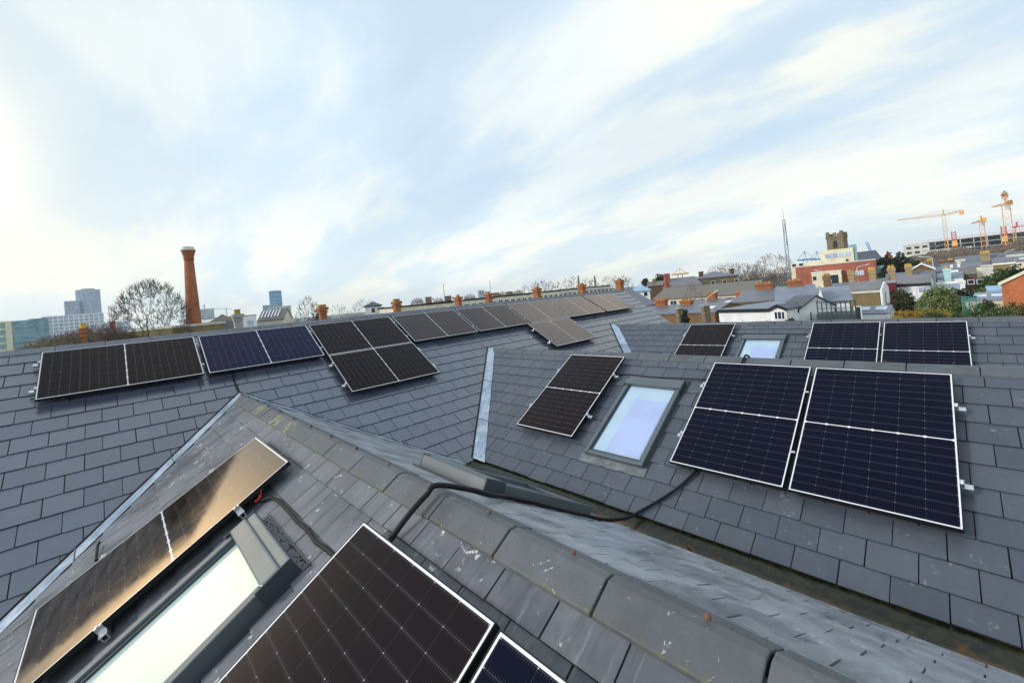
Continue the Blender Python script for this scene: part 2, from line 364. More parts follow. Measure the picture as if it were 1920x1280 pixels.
# ridge tiles: one mesh, copied
def ridge_tile_mesh(name, mat, be, ln=.537):
    m = MB(); th = .014; prof = []
    for q in (-1, -.55, -.15, .15, .55, 1):
        w = abs(q)*.158; x = math.copysign(w*math.cos(be), q); z = -w*math.sin(be) + (.006 if abs(q) < .2 else 0) - (.006 if abs(q) < .2 else 0); prof.append((x, z))
    top = [(x, z+.024) for x, z in prof]; bot = [(x, z+.024-th-(.020 if i in (0, 5) else 0)) for i, (x, z) in enumerate(prof)]
    nseg = 2
    for k in range(nseg):
        y0, y1 = -ln/2+ln*k/nseg, -ln/2+ln*(k+1)/nseg
        for i in range(5): m.quad((top[i][0], y0, top[i][1]), (top[i+1][0], y0, top[i+1][1]), (top[i+1][0], y1, top[i+1][1]), (top[i][0], y1, top[i][1]))
        for i in (0, 5):
            a = (top[i][0], y0, top[i][1]); b = (top[i][0], y1, top[i][1]); c = (bot[i][0], y1, bot[i][1]); d = (bot[i][0], y0, bot[i][1])
            m.quad(a, b, c, d)
    for y in (-ln/2, ln/2):
        for i in range(5): m.quad((top[i][0], y, top[i][1]), (bot[i][0], y, bot[i][1]), (bot[i+1][0], y, bot[i+1][1]), (top[i+1][0], y, top[i+1][1]))
    me = bpy.data.meshes.new(name); me.from_pydata(m.v, [], m.f); me.materials.append(mat)
    import bmesh
    b = bmesh.new(); b.from_mesh(me); bmesh.ops.remove_doubles(b, verts=b.verts, dist=1e-5); bmesh.ops.recalc_face_normals(b, faces=b.faces); b.to_mesh(me); b.free()
    return me
def put_tiles(me, parent, pts, rz, seed):
    rnd = random.Random(seed)
    for p in pts:
        o = bpy.data.objects.new('ridge_tile', me); COL.objects.link(o); o.parent = parent
        o.location = p + Vector((0, 0, rnd.uniform(-.003, .003))); o.rotation_euler = (rnd.uniform(-.006, .006), rnd.uniform(-.012, .012), rz+rnd.uniform(-.004, .004))
        m = o.modifiers.new('bevel', 'BEVEL'); m.width = .006; m.segments = 2; m.limit_method = 'ANGLE'; m.angle_limit = rad(35)
mA = ridge_tile_mesh('ridge_tile', M_ridgeA, AL, .540)
put_tiles(mA, mainroof, [Vector((-1.263+.547*(i+.5), yA, zA)) for i in range(0, 30)], rad(90), 1)
# wings
WTOP = .302
wings = {}
SKYR = {'B': (2.50, 3.36), 'C': (2.74, 3.60), 'D': (2.73, 3.60)}
for k in 'BCD':
    vc = lambda s, t, k=k: valley_s(k, t) - s - .205 - .02*t
    sk = (2.74, 3.60)
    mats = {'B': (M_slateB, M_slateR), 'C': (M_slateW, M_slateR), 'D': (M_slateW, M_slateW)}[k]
    lines = lines_from(2.507, .245, .05, EAVE)
    w = None
    for side in (-1, 1):
        EV = 2.44 if (k == 'B' and side > 0) else EAVE
        if EV != EAVE: lines = lines_from(2.43, .245, .05, EV)
        fn = lambda s, t, h=0, k=k, side=side: Wg(k, s, t, h, side)
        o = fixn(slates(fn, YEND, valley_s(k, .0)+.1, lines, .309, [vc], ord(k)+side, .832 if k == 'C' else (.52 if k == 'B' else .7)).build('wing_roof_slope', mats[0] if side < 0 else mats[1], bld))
        if side < 0: w = o
        u = MB().poly([fn(YEND, .01, -.006), fn(valley_s(k, .01), .01, -.006), fn(valley_s(k, EV), EV, -.006), fn(YEND, EV, -.006)]).build('roof_underlay', MATS['under'], o)
        # fascia under the last course
        MB().quad(fn(YEND, EV-.015, -.007), fn(valley_s(k, EV), EV-.015, -.007), fn(valley_s(k, EV), EV-.015, -.007)-Vector((0, 0, .16)), fn(YEND, EV-.015, -.007)-Vector((0, 0, .16))).build('fascia', MATS['under'], bld)
        # valley flashing on this side: strip dressed over the wing slates and up the main slope
        m = MB(); n = 14; te = EAVE + .02
        inv = []
        for i in range(n+1):
            t = te*i/n; s = valley_s(k, t); wob = .006*math.sin(i*1.7+ord(k))
            inv.append((fn(s-.245-.02*t+wob, t, .016), fn(s-.10, t, .030+.004*math.sin(i*2.3)), fn(s-.012, t, .022), ))
        for i in range(n):
            for j in range(2): m.quad(inv[i][j], inv[i][j+1], inv[i+1][j+1], inv[i+1][j])
        m.build('valley_flashing', M_lead, bld, smooth=True)
        # thin black tube added for the dark line along the valley
        MB().tube([fn(valley_s(k, te*i/n)+.012, te*i/n, .022) for i in range(n+1)], .016, 6).build('valley_dark_line', MATS['black_plastic'], bld)
        # lap joints of the flashing lengths
        for tj in (1.05, 2.0): m2 = MB().tube([fn(valley_s(k, tj)-.247-.02*tj, tj, .020), fn(valley_s(k, tj)-.10, tj, .036), fn(valley_s(k, tj)-.012, tj, .028)], .005, 5).build('lap_joint', M_apron, bld)
    wings[k] = w
    me = ridge_tile_mesh('ridge_tile', M_ridgeB if k == 'B' else M_ridgeC, BE, .533)
    y0 = {'B': .449, 'C': .466, 'D': .35}[k]
    pts = [Vector((WX[k], y0+.5435*(i+.5), WZ[k])) for i in range(-7, 16) if y0+.5435*(i+1) < valley_s(k, 0)+.05]
    put_tiles(me, w, pts, 0, ord(k))
    # short first piece and lead saddle against the main slope
    ye = max(p.y for p in pts)+.27
    MB().quad((WX[k]-.13, ye+.015, WZ[k]-.045), (WX[k], ye+.015, WZ[k]+.028), (WX[k], valley_s(k, 0)+.06, WZ[k]+.034), (WX[k]-.02, valley_s(k, .04), WZ[k]+.01)).quad((WX[k]+.13, ye+.015, WZ[k]-.045), (WX[k], ye+.015, WZ[k]+.028), (WX[k], valley_s(k, 0)+.06, WZ[k]+.034), (WX[k]+.02, valley_s(k, .04), WZ[k]+.01)).build('lead_saddle', M_ridgeC if k != 'B' else M_ridgeB, bld)
    # mortar bedding under the ridge tiles
    m = MB()
    for side in (-1, 1):
        q = [Wg(k, YEND, .120, .010, side), Wg(k, ye, .120, .010, side), Wg(k, ye, .152, .006, side), Wg(k, YEND, .152, .006, side)]
        m.quad(*q)
    m.build('ridge_mortar', MATS['mortar'], bld)
    # screw caps along the ridge
    for i, p in enumerate(pts):
        c = MATS['screw_cap'] if (k == 'B' and p.y < 3.2) else MATS['screw_dark']
        q = p + Vector((.006, -.092, .030)); r = .0105 if k == 'B' else .010
        MB().lathe(q.x, q.y, [(r*1.1, q.z-.006), (r*1.1, q.z+.003), (r*.8, q.z+.009), (r*.3, q.z+.012)], 10).build('screw_cap', c, w, smooth=True)
# gutters between the wings
def gutter(x0, x1, z, ln=(YEND, 5.6)):
    cx = (x0+x1)/2; hw = (x1-x0)/2
    m = MB(); ny = 40; nx = 6
    pr = random.Random(3)
    for i in range(ny):
        ya_, yb_ = ln[0]+(ln[1]-ln[0])*i/ny, ln[0]+(ln[1]-ln[0])*(i+1)/ny
        for j in range(nx):
            xa, xb = -hw+2*hw*j/nx, -hw+2*hw*(j+1)/nx
            f = lambda x: .05*(x/hw)**2
            m.quad((xa, ya_, f(xa)), (xb, ya_, f(xb)), (xb, yb_, f(xb)), (xa, yb_, f(xa)))
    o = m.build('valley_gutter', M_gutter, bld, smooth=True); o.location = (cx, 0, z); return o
zE = WZ['B'] - EAVE*sB
xe = {k: (WX[k]-EAVE*cB, WX[k]+EAVE*cB) for k in 'BCD'}
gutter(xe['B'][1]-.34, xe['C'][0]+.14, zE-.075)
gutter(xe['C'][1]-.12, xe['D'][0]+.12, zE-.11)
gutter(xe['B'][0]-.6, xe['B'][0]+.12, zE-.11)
# body of the building
g = G('render_wall'); MATS['render_wall'] = g.set(g.mix(g.step(g.noise(.6, 5), .35, .65), (.36, .33, .28), (.46, .43, .38)), .85)
zb = zE-.20
yb = yA + 4.9*cA
xr = verge(4.9)-.25
MB().box(XL+.35, xr, YEND+.15, yb-.2, GROUND, zb).build('wall', MATS['render_wall'], bld)
MB().tri((xr, yA-4.2, zb), (xr, yA+4.2, zb), (xr, yA, zA-.06)).tri((lverge(4.9)+.3, yA-4.2, zb), (lverge(4.9)+.3, yA+4.2, zb), (lverge(0)+.15, yA, zA-.06)).build('gable_wall', MATS['render_wall'], bld)
for k in 'BCD':
    MB().tri((xe[k][0], YEND+.16, zb), (xe[k][1], YEND+.16, zb), (WX[k], YEND+.16, WZ[k]-.06)).build('gable_wall', MATS['render_wall'], bld)
# ---------------------------------------------------------------- skylights (roof windows, parts of the building)
def skylight(k, side, s0, s1, t0, t1, panes, lift=0.0):
    # local frame: x along the ridge (away from camera), y up the slope, z normal
    e1 = Vector((0, 1, 0)); n = Vector((side*sB, 0, cB)); e2 = Vector((-side*cB, 0, sB))
    if side > 0: pass
    o = Wg(k, (s0+s1)/2, (t0+t1)/2, 0, side)
    x = e1; y = e2
    if x.cross(y).dot(n) < 0: x = -x
    M = Matrix(((x.x, y.x, n.x, o.x), (x.y, y.y, n.y, o.y), (x.z, y.z, n.z, o.z), (0, 0, 0, 1)))
    W, H = s1-s0, t1-t0; h = .075+lift
    fr = MB(); fw = .058
    fr.box(-W/2, -W/2+fw, -H/2, H/2-.17, -.03, h).box(W/2-fw, W/2, -H/2, H/2-.17, -.03, h).box(-W/2+fw, W/2-fw, -H/2, -H/2+fw*.9, -.03, h-.008)
    f = fr.build('skylight', MATS['frame_grey'], bld, bevel=.006); f.matrix_world = M
    d = fw+.022; s2 = MB()
    s2.box(-W/2+fw, -W/2+d, -H/2+fw*.9, H/2-.17, 0, h-.022).box(W/2-d, W/2-fw, -H/2+fw*.9, H/2-.17, 0, h-.022).box(-W/2+d, W/2-d, -H/2+fw*.9, -H/2+fw*.9+.03, 0, h-.018)
    s2.build('sash', MATS['frame_dark'], f, bevel=.004)
    hd = MB(); hd.box(-W/2-.012, W/2+.012, H/2-.165, H/2-.05, -.02, h+.022).box(-W/2-.012, W/2+.012, H/2-.052, H/2+.012, -.02, h+.010)
    hd.build('top_hood', MATS['hood'] if (k == 'B' and side < 0) else MATS['frame_grey'], f, bevel=.012)
    for a_ in (-W/2-.018, W/2+.004): MB().box(a_, a_+.014, H/2-.20, H/2+.014, -.02, h+.018).build('hood_end', MATS['frame_dark'], f, bevel=.004)
    for (u0_, u1_, v0_, v1_, mt, zz) in panes:
        gx0, gx1, gy0, gy1 = -W/2+d, W/2-d, -H/2+fw*.9+.03, H/2-.16
        MB().quad((gx0+(gx1-gx0)*u0_, gy0+(gy1-gy0)*v0_, h-.040+zz), (gx0+(gx1-gx0)*u1_, gy0+(gy1-gy0)*v0_, h-.040+zz), (gx0+(gx1-gx0)*u1_, gy0+(gy1-gy0)*v1_, h-.040+zz), (gx0+(gx1-gx0)*u0_, gy0+(gy1-gy0)*v1_, h-.040+zz)).build('pane', MATS[mt], f)
    ap = MB(); na = 10
    for i in range(na):
        xa, xb = -W/2-.05+(W+.1)*i/na, -W/2-.05+(W+.1)*(i+1)/na; wob = .006*math.sin(i*2.1); wob2 = .006*math.sin((i+1)*2.1)
        ap.quad((xa, -H/2-.115+wob, .012), (xb, -H/2-.115+wob2, .012), (xb, -H/2+.01, .016), (xa, -H/2+.01, .016))
    ap.build('apron', M_apron, f)
    for a_ in (-W/2-.035, W/2+.001): MB().box(a_, a_+.034, -H/2-.02, H/2+.05, .006, .014).build('side_flashing', MATS['frame_dark'], f)
    # open gutter strip of debris above the hood
    db = MB(); rr = random.Random(4)
    db.box(-W/2-.05, W/2+.05, H/2+.055, H/2+.062, 0, .020); db.build('upper_flashing', MATS['frame_dark'], f)
    dm = MB()
    for i in range(60):
        x_, y_ = rr.uniform(-W/2, W/2), H/2+rr.uniform(.018, .05); q = rr.uniform(.0015, .0045)
        dm.box(x_-q, x_+q, y_-q, y_+q, .004, .010+q)
    dm.build('debris', MATS['mortar'], f)['kind'] = 'stuff'
    return f
skylight('B', -1, 2.71, 3.56, .73, 2.25, [(0, 1, 0, 1, 'pane_cream', 0)], .03)
skylight('C', -1, 2.74, 3.60, .645, 2.15, [(0, 1, 0, 1, 'pane_pale', 0), (0.27, .97, 0.02, .80, 'pane_lavender', .004)])
skylight('D', -1, 2.73, 3.60, .625, 2.13, [(0, 1, 0, 1, 'pane_pale', 0), (0.27, .97, 0.02, .80, 'pane_lavender', .004)])
skylight('B', 1, SKYR['B'][0], SKYR['B'][1], .645, 2.05, [(0, 1, 0, 1, 'pane_pale', 0)], .03)
# ---------------------------------------------------------------- solar panels
_parts = {}
def panel_meshes(cells):
    if 'frame' not in _parts:
        m = MB(); l = .0045
        for (x0, x1, y0, y1) in ((-PW/2, PW/2, -PL/2, -PL/2+l), (-PW/2, PW/2, PL/2-l, PL/2), (-PW/2, -PW/2+l, -PL/2+l, PL/2-l), (PW/2-l, PW/2, -PL/2+l, PL/2-l)): m.box(x0, x1, y0, y1, PH-.035, PH+.0015)
        o = m.build('frame', MATS['black_alu']); _parts['frame'] = o.data; bpy.data.objects.remove(o)
        m = MB(); m.quad((-PW/2+l, -PL/2+l, PH-.006), (PW/2-l, -PL/2+l, PH-.006), (PW/2-l, PL/2-l, PH-.006), (-PW/2+l, PL/2-l, PH-.006))
        o = m.build('back_sheet', MATS['under']); _parts['back_sheet'] = o.data; bpy.data.objects.remove(o)
    if cells not in _parts:
        m = MB(); a, b = GW/2, GL/2
        m.quad((-a, -b, PH), (a, -b, PH), (a, b, PH), (-a, b, PH)); m.uv = {0: (0, 0), 1: (GW, 0), 2: (GW, GL), 3: (0, GL)}
        o = m.build('glass', MATS[cells]); _parts[cells] = o.data; bpy.data.objects.remove(o)
def link_mesh(name, me, parent):
    o = bpy.data.objects.new(name, me); COL.objects.link(o); o.parent = parent; return o
def rail_end(parent, x, y, dx, dy, ln=.07):
    """silver rail stub with end clamp sticking out in direction (dx,dy) from panel edge point (x,y)"""
    m = MB(); px_, py_ = -dy, dx
    def bx(a0, a1, b0, b1, z0, z1):
        c = [(x+dx*a+px_*b, y+dy*a+py_*b) for a in (a0, a1) for b in (b0, b1)]
        xs = [p[0] for p in c]; ys = [p[1] for p in c]; m.box(min(xs), max(xs), min(ys), max(ys), z0, z1)
    bx(-.30, ln, -.018, -.012, PH-.085, PH-.048); bx(-.30, ln, .012, .018, PH-.085, PH-.048); bx(-.30, ln, -.012, .012, PH-.085, PH-.078); bx(-.30, ln, -.024, .024, PH-.048, PH-.042)
    r_ = m.build('rail_end', MATS['alu'], parent)
    m = MB(); 
    def bx2(a0, a1, b0, b1, z0, z1):
        c = [(x+dx*a+px_*b, y+dy*a+py_*b) for a in (a0, a1) for b in (b0, b1)]
        xs = [p[0] for p in c]; ys = [p[1] for p in c]; m.box(min(xs), max(xs), min(ys), max(ys), z0, z1)
    bx2(-.008, .022, -.022, .022, PH+.0015, PH+.005); bx2(.004, .022, -.022, .022, PH-.042, PH+.0015)
    m.lathe(x+dx*.012, y+dy*.012, [(.008, PH+.005), (.008, PH+.013), (.005, PH+.014)], 8)
    m.build('end_clamp', MATS['alu'], r_)
    m = MB(); bx3 = m.box
    xx, yy = x-dx*.06, y-dy*.06
    m.box(xx-.02, xx+.02, yy-.02, yy+.02, .004, PH-.085); m.build('roof_hook', MATS['black_alu'], parent)
def mid_clamp(parent, x, y, along_x):
    m = MB(); a, b = (.022, .012) if along_x else (.012, .022)
    m.box(x-a, x+a, y-b, y+b, PH+.0015, PH+.005); m.lathe(x, y, [(.007, PH+.005), (.007, PH+.011), (.004, PH+.012)], 8); m.build('mid_clamp', MATS['alu'], parent)
def panel(M, label, cells, group, stubs=(), mids=()):
    panel_meshes(cells)
    t = thing('solar_panel', label, 'solar panel', group=group, M=M)
    link_mesh('frame', _parts['frame'], t); link_mesh('glass', _parts[cells], t); link_mesh('back_sheet', _parts['back_sheet'], t)
    for s in stubs: rail_end(t, *s)
    for s in mids: mid_clamp(t, *s)
    return t
def basis(x, y, n, o): return Matrix(((x.x, y.x, n.x, o.x), (x.y, y.y, n.y, o.y), (x.z, y.z, n.z, o.z), (0, 0, 0, 1)))
nAv = Vector((0, -sA, cA)); upA = Vector((0, cA, sA)); nWv = Vector((-sB, 0, cB)); upW = Vector((cB, 0, sB))
GA, GC, GD, GB = 'panels in a row along the main roof ridge', 'panels on the middle wing', 'panels on the far wing', 'panels on the near wing'
h2, l2 = PW/2, PL/2; ra, rb = h2*.55, l2*.5
# landscape on the main slope: local x runs down the slope, local y along the ridge (so long side follows the ridge)
def main_panel(s, t, label, cells, stubs=(), mids=()):
    o = A(s+PL/2, t+PW/2, 0); x = -upA; y = Vector((1, 0, 0))
    if x.cross(y).dot(nAv) < 0: y = -y
    return panel(basis(x, y, nAv, o), label, cells, GA, stubs, mids)
def LS(sign):  # stubs on the short side at the left(-1)/right(+1) end of a landscape panel
    yy = (-l2 if A_sign*sign < 0 else l2)
    return [(-ra, yy, 0, math.copysign(1, yy)), (ra, yy, 0, math.copysign(1, yy))]
A_sign = 1 if (-upA).cross(Vector((1, 0, 0))).dot(nAv) > 0 else -1
def LM(sign): yy = (l2+.010)*(A_sign*sign); return [(-ra, yy, False), (ra, yy, False)]
T1 = .318
main_panel(-.839, T1-.01, 'black landscape solar panel at the left end of the ridge row', 'cells_black', LS(-1), LM(1))
main_panel(1.003, T1, 'blue landscape solar panel in the ridge row, above the peak of the near wing', 'cells_blue', (), LM(1))
main_panel(2.836, T1+.02, 'dark brown ridge row panel, third from the left, right of the blue panel', 'cells_black', (), LM(1))
main_panel(2.836, T1+.02+PW+.012, 'dark brown lower panel hanging below the third ridge row panel from the left', 'cells_black', LS(-1)+LS(1))
main_panel(4.691, T1+.015, 'dark brown ridge row panel, fourth from the left', 'cells_brown', (), LM(1))
main_panel(6.530, T1+.015, 'brown tinted ridge row panel, fifth from the left', 'cells_brown', (), LM(1))
main_panel(8.374, T1+.015, 'pale reflecting ridge row panel, third from the right end of the row', 'cells_sheen', (), LM(1))
main_panel(8.20, T1+.03+PW+.012, 'pale reflecting lower panel below the ridge row, beside the valley of the far wing', 'cells_sheen', LS(-1)+LS(1))
main_panel(10.206, T1+.015, 'pale reflecting ridge row panel, second from its right end', 'cells_sheen', (), LM(1))
main_panel(12.08, T1+.02, 'palest reflecting ridge row panel, at the right end beside the roof verge', 'cells_sheen', LS(1))
def wing_panel(k, s, t, label, cells, group, stubs=(), mids=()):
    o = Wg(k, s-PW/2, t+PL/2, 0); x = Vector((0, 1, 0)); y = upW
    if x.cross(y).dot(nWv) < 0: x = -x
    return panel(basis(x, y, nWv, o), label, cells, group, stubs, mids)
W_sign = 1 if Vector((0, 1, 0)).cross(upW).dot(nWv) > 0 else -1   # +1: local +x is away from the camera
def WS(sign): xx = h2*W_sign*sign; return [(xx, -rb, math.copysign(1, xx), 0), (xx, rb, math.copysign(1, xx), 0)]
def WM(sign): xx = (h2+.010)*W_sign*sign; return [(xx, -rb, True), (xx, rb, True)]
FAR, NEAR = 1, -1
wing_panel('C', 5.004, .222, 'purplish black portrait panel left of the skylight on the middle wing', 'cells_black', GC, WS(FAR)+WS(NEAR))
wing_panel('C', 2.424, .257, 'navy portrait panel just right of the middle wing skylight, above the black hose', 'cells_navy', GC, WS(FAR), WM(NEAR))
wing_panel('C', 1.249, .263, 'largest looking navy panel, at the right end of the middle wing', 'cells_navy', GC, WS(NEAR))
wing_panel('D', 5.000, .216, 'purplish black panel left of the skylight on the far wing', 'cells_black', GD, WS(FAR)+WS(NEAR))
wing_panel('D', 2.268, .238, 'navy panel just right of the skylight on the far wing', 'cells_navy', GD, WS(FAR), WM(NEAR))
wing_panel('D', 1.087, .263, 'navy panel at the right end of the far wing under the hedge and trees', 'cells_navy', GD, WS(NEAR))
wing_panel('B', 5.000, .343, 'panel reflecting orange brown sky on the near wing, left of the foreground skylight', 'cells_bronze', GB, WS(FAR)+WS(NEAR))
wing_panel('B', 2.380, .358, 'closest large dark panel at the bottom edge, right of the foreground skylight', 'cells_black', GB, (), WM(NEAR))
wing_panel('B', 1.215, .367, 'navy panel corner cut off by the bottom edge, beside the closest large panel', 'cells_navy', GB)
# ---------------------------------------------------------------- cables and hoses
def hose(name, pts, r, label, cat, ribbed=False, n=8):
    path = smooth_path(pts, 10)
    m = MB()
    if ribbed:
        L = [0]
        for a, b in zip(path, path[1:]): L.append(L[-1]+(b-a).length)
        fine = []
        step = .006; k = 0; d = 0
        while d < L[-1]:
            while k < len(L)-2 and L[k+1] < d: k += 1
            f = (d-L[k])/max(1e-6, L[k+1]-L[k]); fine.append(path[k].lerp(path[k+1], f)); d += step
        path = fine; m.tube(path, 0, 10, r2=None) if False else None
        pts_ = path; b0 = len(m.v)
        rr = [r*(1.0 if (i//1) % 2 == 0 else .88) for i in range(len(pts_))]
        prev = None; nn = 10
        for i, p in enumerate(pts_):
            t = (pts_[min(i+1, len(pts_)-1)]-pts_[max(i-1, 0)]).normalized(); a = prev or Vector((0, 0, 1)); a = (a-a.dot(t)*t).normalized(); prev = a; c = t.cross(a)
            m.v += [tuple(p+rr[i]*(math.cos(2*math.pi*q/nn)*a+math.sin(2*math.pi*q/nn)*c)) for q in range(nn)]
        for i in range(len(pts_)-1):
            for q in range(nn): w_ = (q+1) % nn; m.f.append((i*nn+q, i*nn+w_, (i+1)*nn+w_, (i+1)*nn+q))
    else: m.tube(path, r, n)
    return tag(m.build(name, MATS['black_plastic'], smooth=True), label, cat)
def onplane(px, py, p0, n): v = ray(px, py); return v*(p0.dot(n)/v.dot(n))
nR = Vector((sB, 0, cB))
def pB(px, py, h=.03): return onplane(px, py, Wg('B', 0, 0, h), nWv)
def pC(px, py, h=.02): return onplane(px, py, Wg('C', 0, 0, h), nWv)
def pD(px, py, h=.02): return onplane(px, py, Wg('D', 0, 0, h), nWv)
def pR(px, py, h=.03): return onplane(px, py, Wg('B', 0, 0, h, 1), nR)
def pA(px, py, h=.02): return onplane(px, py, A(0, 0, h), nAv)
yb4 = 2.15
def rayx(px, py, x): v = ray(px, py); return v*(x/v.x)
HOSE = [pB(715, 1040, .03), pB(738, 1003, .05), pB(772, 958, .07), pB(800, 927, .07), Vector((WX['B']-.02, yb4, WZ['B']+.062)), Vector((1.50, 2.11, -1.135)), Vector((1.69, 2.16, -1.255)), Vector((1.90, 2.30, -1.385)), Vector((2.03, 2.40, -1.468)), Vector((2.33, 2.43, -1.638)), Vector((2.60, 2.40, -1.793)), Vector((2.79, 2.35, -1.896)), Vector((2.945, 2.36, -1.985)), rayx(1128, 973, 3.2), rayx(1148, 974, 3.45), rayx(1168, 972, 3.7), rayx(1185, 967, 3.88), Vector((4.018, 2.538, -2.437)), Vector((4.156, 2.417, -2.358)), Vector((4.36, 2.261, -2.243)), Vector((4.558, 2.160, -2.131)), Vector((4.70, 2.11, -2.05))]
hose('corrugated_hose', HOSE, .0165, 'black corrugated hose looping over the near wing ridge and across the gutter', 'hose', True)
C1 = [pB(478, 925, .02), pB(489, 938, .03), pB(505, 933, .025), pB(518, 936, .022), pB(530, 946, .020), pB(546, 963, .024), pB(556, 976, .022), pB(567, 985, .022), pB(580, 998, .024), pB(592, 1015, .02), pB(606, 1025, .022), pB(622, 1038, .022), pB(640, 1055, .03)]
cab = hose('panel_cable', C1, .013, 'flat black cable lying on slates between the orange reflecting panel and closest panel', 'cable')
q = pB(485, 936, .05)
MB().tube([q+Vector((-.02, .02, -.012)), q, q+Vector((.015, -.005, .03))], .010, 8).tube([q+Vector((.015, -.005, .03)), q+Vector((.02, -.01, .07))], .004, 6).build('connector', MATS['red_plastic'], cab)
hose('panel_cable', [pC(1140, 702, .04), pC(1156, 702, .03), pC(1185, 702, .014), pC(1215, 706, .014), pC(1245, 708, .014), pC(1280, 709, .014), pC(1318, 711, .016), pC(1335, 712, .03)], .010, 'thin black cable strung above the skylight between panels on the middle wing', 'cable')
hose('panel_cable', [pD(1360, 626, .03), pD(1380, 625.5, .014), pD(1430, 626, .014), pD(1475, 626, .014), pD(1514, 626.5, .014), pD(1530, 627, .03)], .012, 'thin black cable strung above the skylight between panels on the far wing', 'cable')
hose('panel_cable', [pA(432, 690, .03), pA(437, 702, .015), pA(440, 716, .015), pA(446, 730, .018), pA(449, 738, .02), pA(460, 741, .03)], .013, 'short black cable dropping from the blue panel to the peak of the near wing', 'cable')
yk = 2.10
hose('ridge_cable', [Wg('C', yk+.06, .30, .012), Wg('C', yk+.03, .17, .020), Wg('C', yk+.01, .155, .045), Vector((WX['C'], yk, WZ['C']+.044)), Wg('C', yk-.01, .155, .045, 1), Wg('C', yk-.03, .3, .012, 1)], .014, 'short black cable bent over the ridge tiles of the middle wing', 'cable')
# slate hook / loose black tie on the near wing
tk = MB().tube([pB(180, 1050, .02), pB(183, 1022, .05), pB(187, 1015, .06)], .012, 6).build('cable_tie', MATS['black_plastic']); tag(tk, 'small black tie standing on slates beside the left valley flashing of the near wing', 'cable tie')
# twigs and leaf litter lying in the gutter
rl = random.Random(9)
g = G('litter'); MATS['litter'] = g.set(g.mix(g.island(), (.05, .024, .008), (.16, .08, .025)), .8)
m = MB()
for i in range(260):
    y = rl.uniform(-.6, 5.2); x = 3.88+rl.uniform(-.12, .20); a = rl.uniform(0, 6.28); l = rl.uniform(.006, .020)
    c = Vector((x, y, zE-.080+.05*((x-3.85)/.3)**2)); u_ = Vector((math.cos(a), math.sin(a), rl.uniform(-.1, .3)))*l; v_ = Vector((-math.sin(a), math.cos(a), rl.uniform(-.3, .3)))*l*.4
    m.quad(c-u_-v_, c+u_-v_, c+u_+v_, c-u_+v_)
tag(m.build('leaf_litter', MATS['litter']), 'dead leaves and moss clumps scattered along the wet gutter', 'leaf litter', kind='stuff')
for (y, ln, az) in ((1.88, .20, .9), (4.2, .24, 1.2)):
    c = Vector((3.79, y, zE-.066)); dvec = Vector((math.cos(az), math.sin(az), 0))*ln/2
    tag(MB().tube([c-dvec, c+Vector((.01, 0, .006)), c+dvec], .010, 6).build('twig', MATS['litter']), 'brown stick lying in the wet gutter' + (' below the hose' if y < 3 else ' near the flashing end'), 'stick')
# bird droppings and moss tufts
# ================================================================ the town behind
g = G('ground'); MATS['ground'] = g.set(g.mix(g.step(g.noise(.03, 6), .4, .6), (.06, .07, .045), (.13, .125, .115)), .9)
gm = MB(); gm.quad((-6000, -6000, GROUND), (9000, -6000, GROUND), (9000, 9000, GROUND), (-6000, 9000, GROUND))
tag(gm.build('ground', MATS['ground']), kind='structure')
def brick(name, c1, c2, mortar, sx=1.0):
    g = G(name); b = g.n.new('ShaderNodeTexBrick'); m = g.n.new('ShaderNodeMapping'); g.l.new(g.tc.outputs['Object'], m.inputs[0]); m.inputs['Rotation'].default_value = (rad(90), 0, 0)
    sx_ = g.n.new('ShaderNodeSeparateXYZ'); g.l.new(g.tc.outputs['Object'], sx_.inputs[0]); cb = g.n.new('ShaderNodeCombineXYZ'); g.l.new(g.math('ADD', sx_.outputs[0], sx_.outputs[1]), cb.inputs[0]); g.l.new(sx_.outputs[2], cb.inputs[1])
    g.l.new(cb.outputs[0], b.inputs[0]); b.inputs['Color1'].default_value = (*c1, 1); b.inputs['Color2'].default_value = (*c2, 1); b.inputs['Mortar'].default_value = (*mortar, 1); b.inputs['Scale'].default_value = sx
    b.inputs['Brick Width'].default_value = .23; b.inputs['Row Height'].default_value = .08; b.inputs['Mortar Size'].default_value = .008
    n = g.noise(.7, 6, .7); n2 = g.noise(6, 4, .7)
    col = g.mix(g.step(n, .42, .68, 0, .55), b.outputs[0], tuple(x*.45 for x in c1)); col = g.mix(g.step(n2, .5, .7, 0, .35), col, tuple(min(1, x*1.4) for x in c2))
    MATS[name] = g.set(col, .85, .3); return MATS[name]
brick('brick_orange', (.34, .115, .042), (.42, .15, .06), (.27, .15, .08)); brick('brick_red', (.36, .10, .06), (.42, .13, .08), (.33, .15, .10)); brick('brick_stack', (.30, .090, .035), (.40, .13, .05), (.26, .13, .08))
brick('brick_brown', (.20, .115, .055), (.26, .15, .075), (.22, .15, .09)); brick('brick_dark', (.13, .065, .045), (.17, .085, .06), (.13, .09, .07)); brick('brick_gable', (.46, .13, .045), (.54, .17, .06), (.42, .18, .09))
brick('stone_rubble', (.17, .14, .085), (.30, .25, .15), (.12, .10, .07), .35)
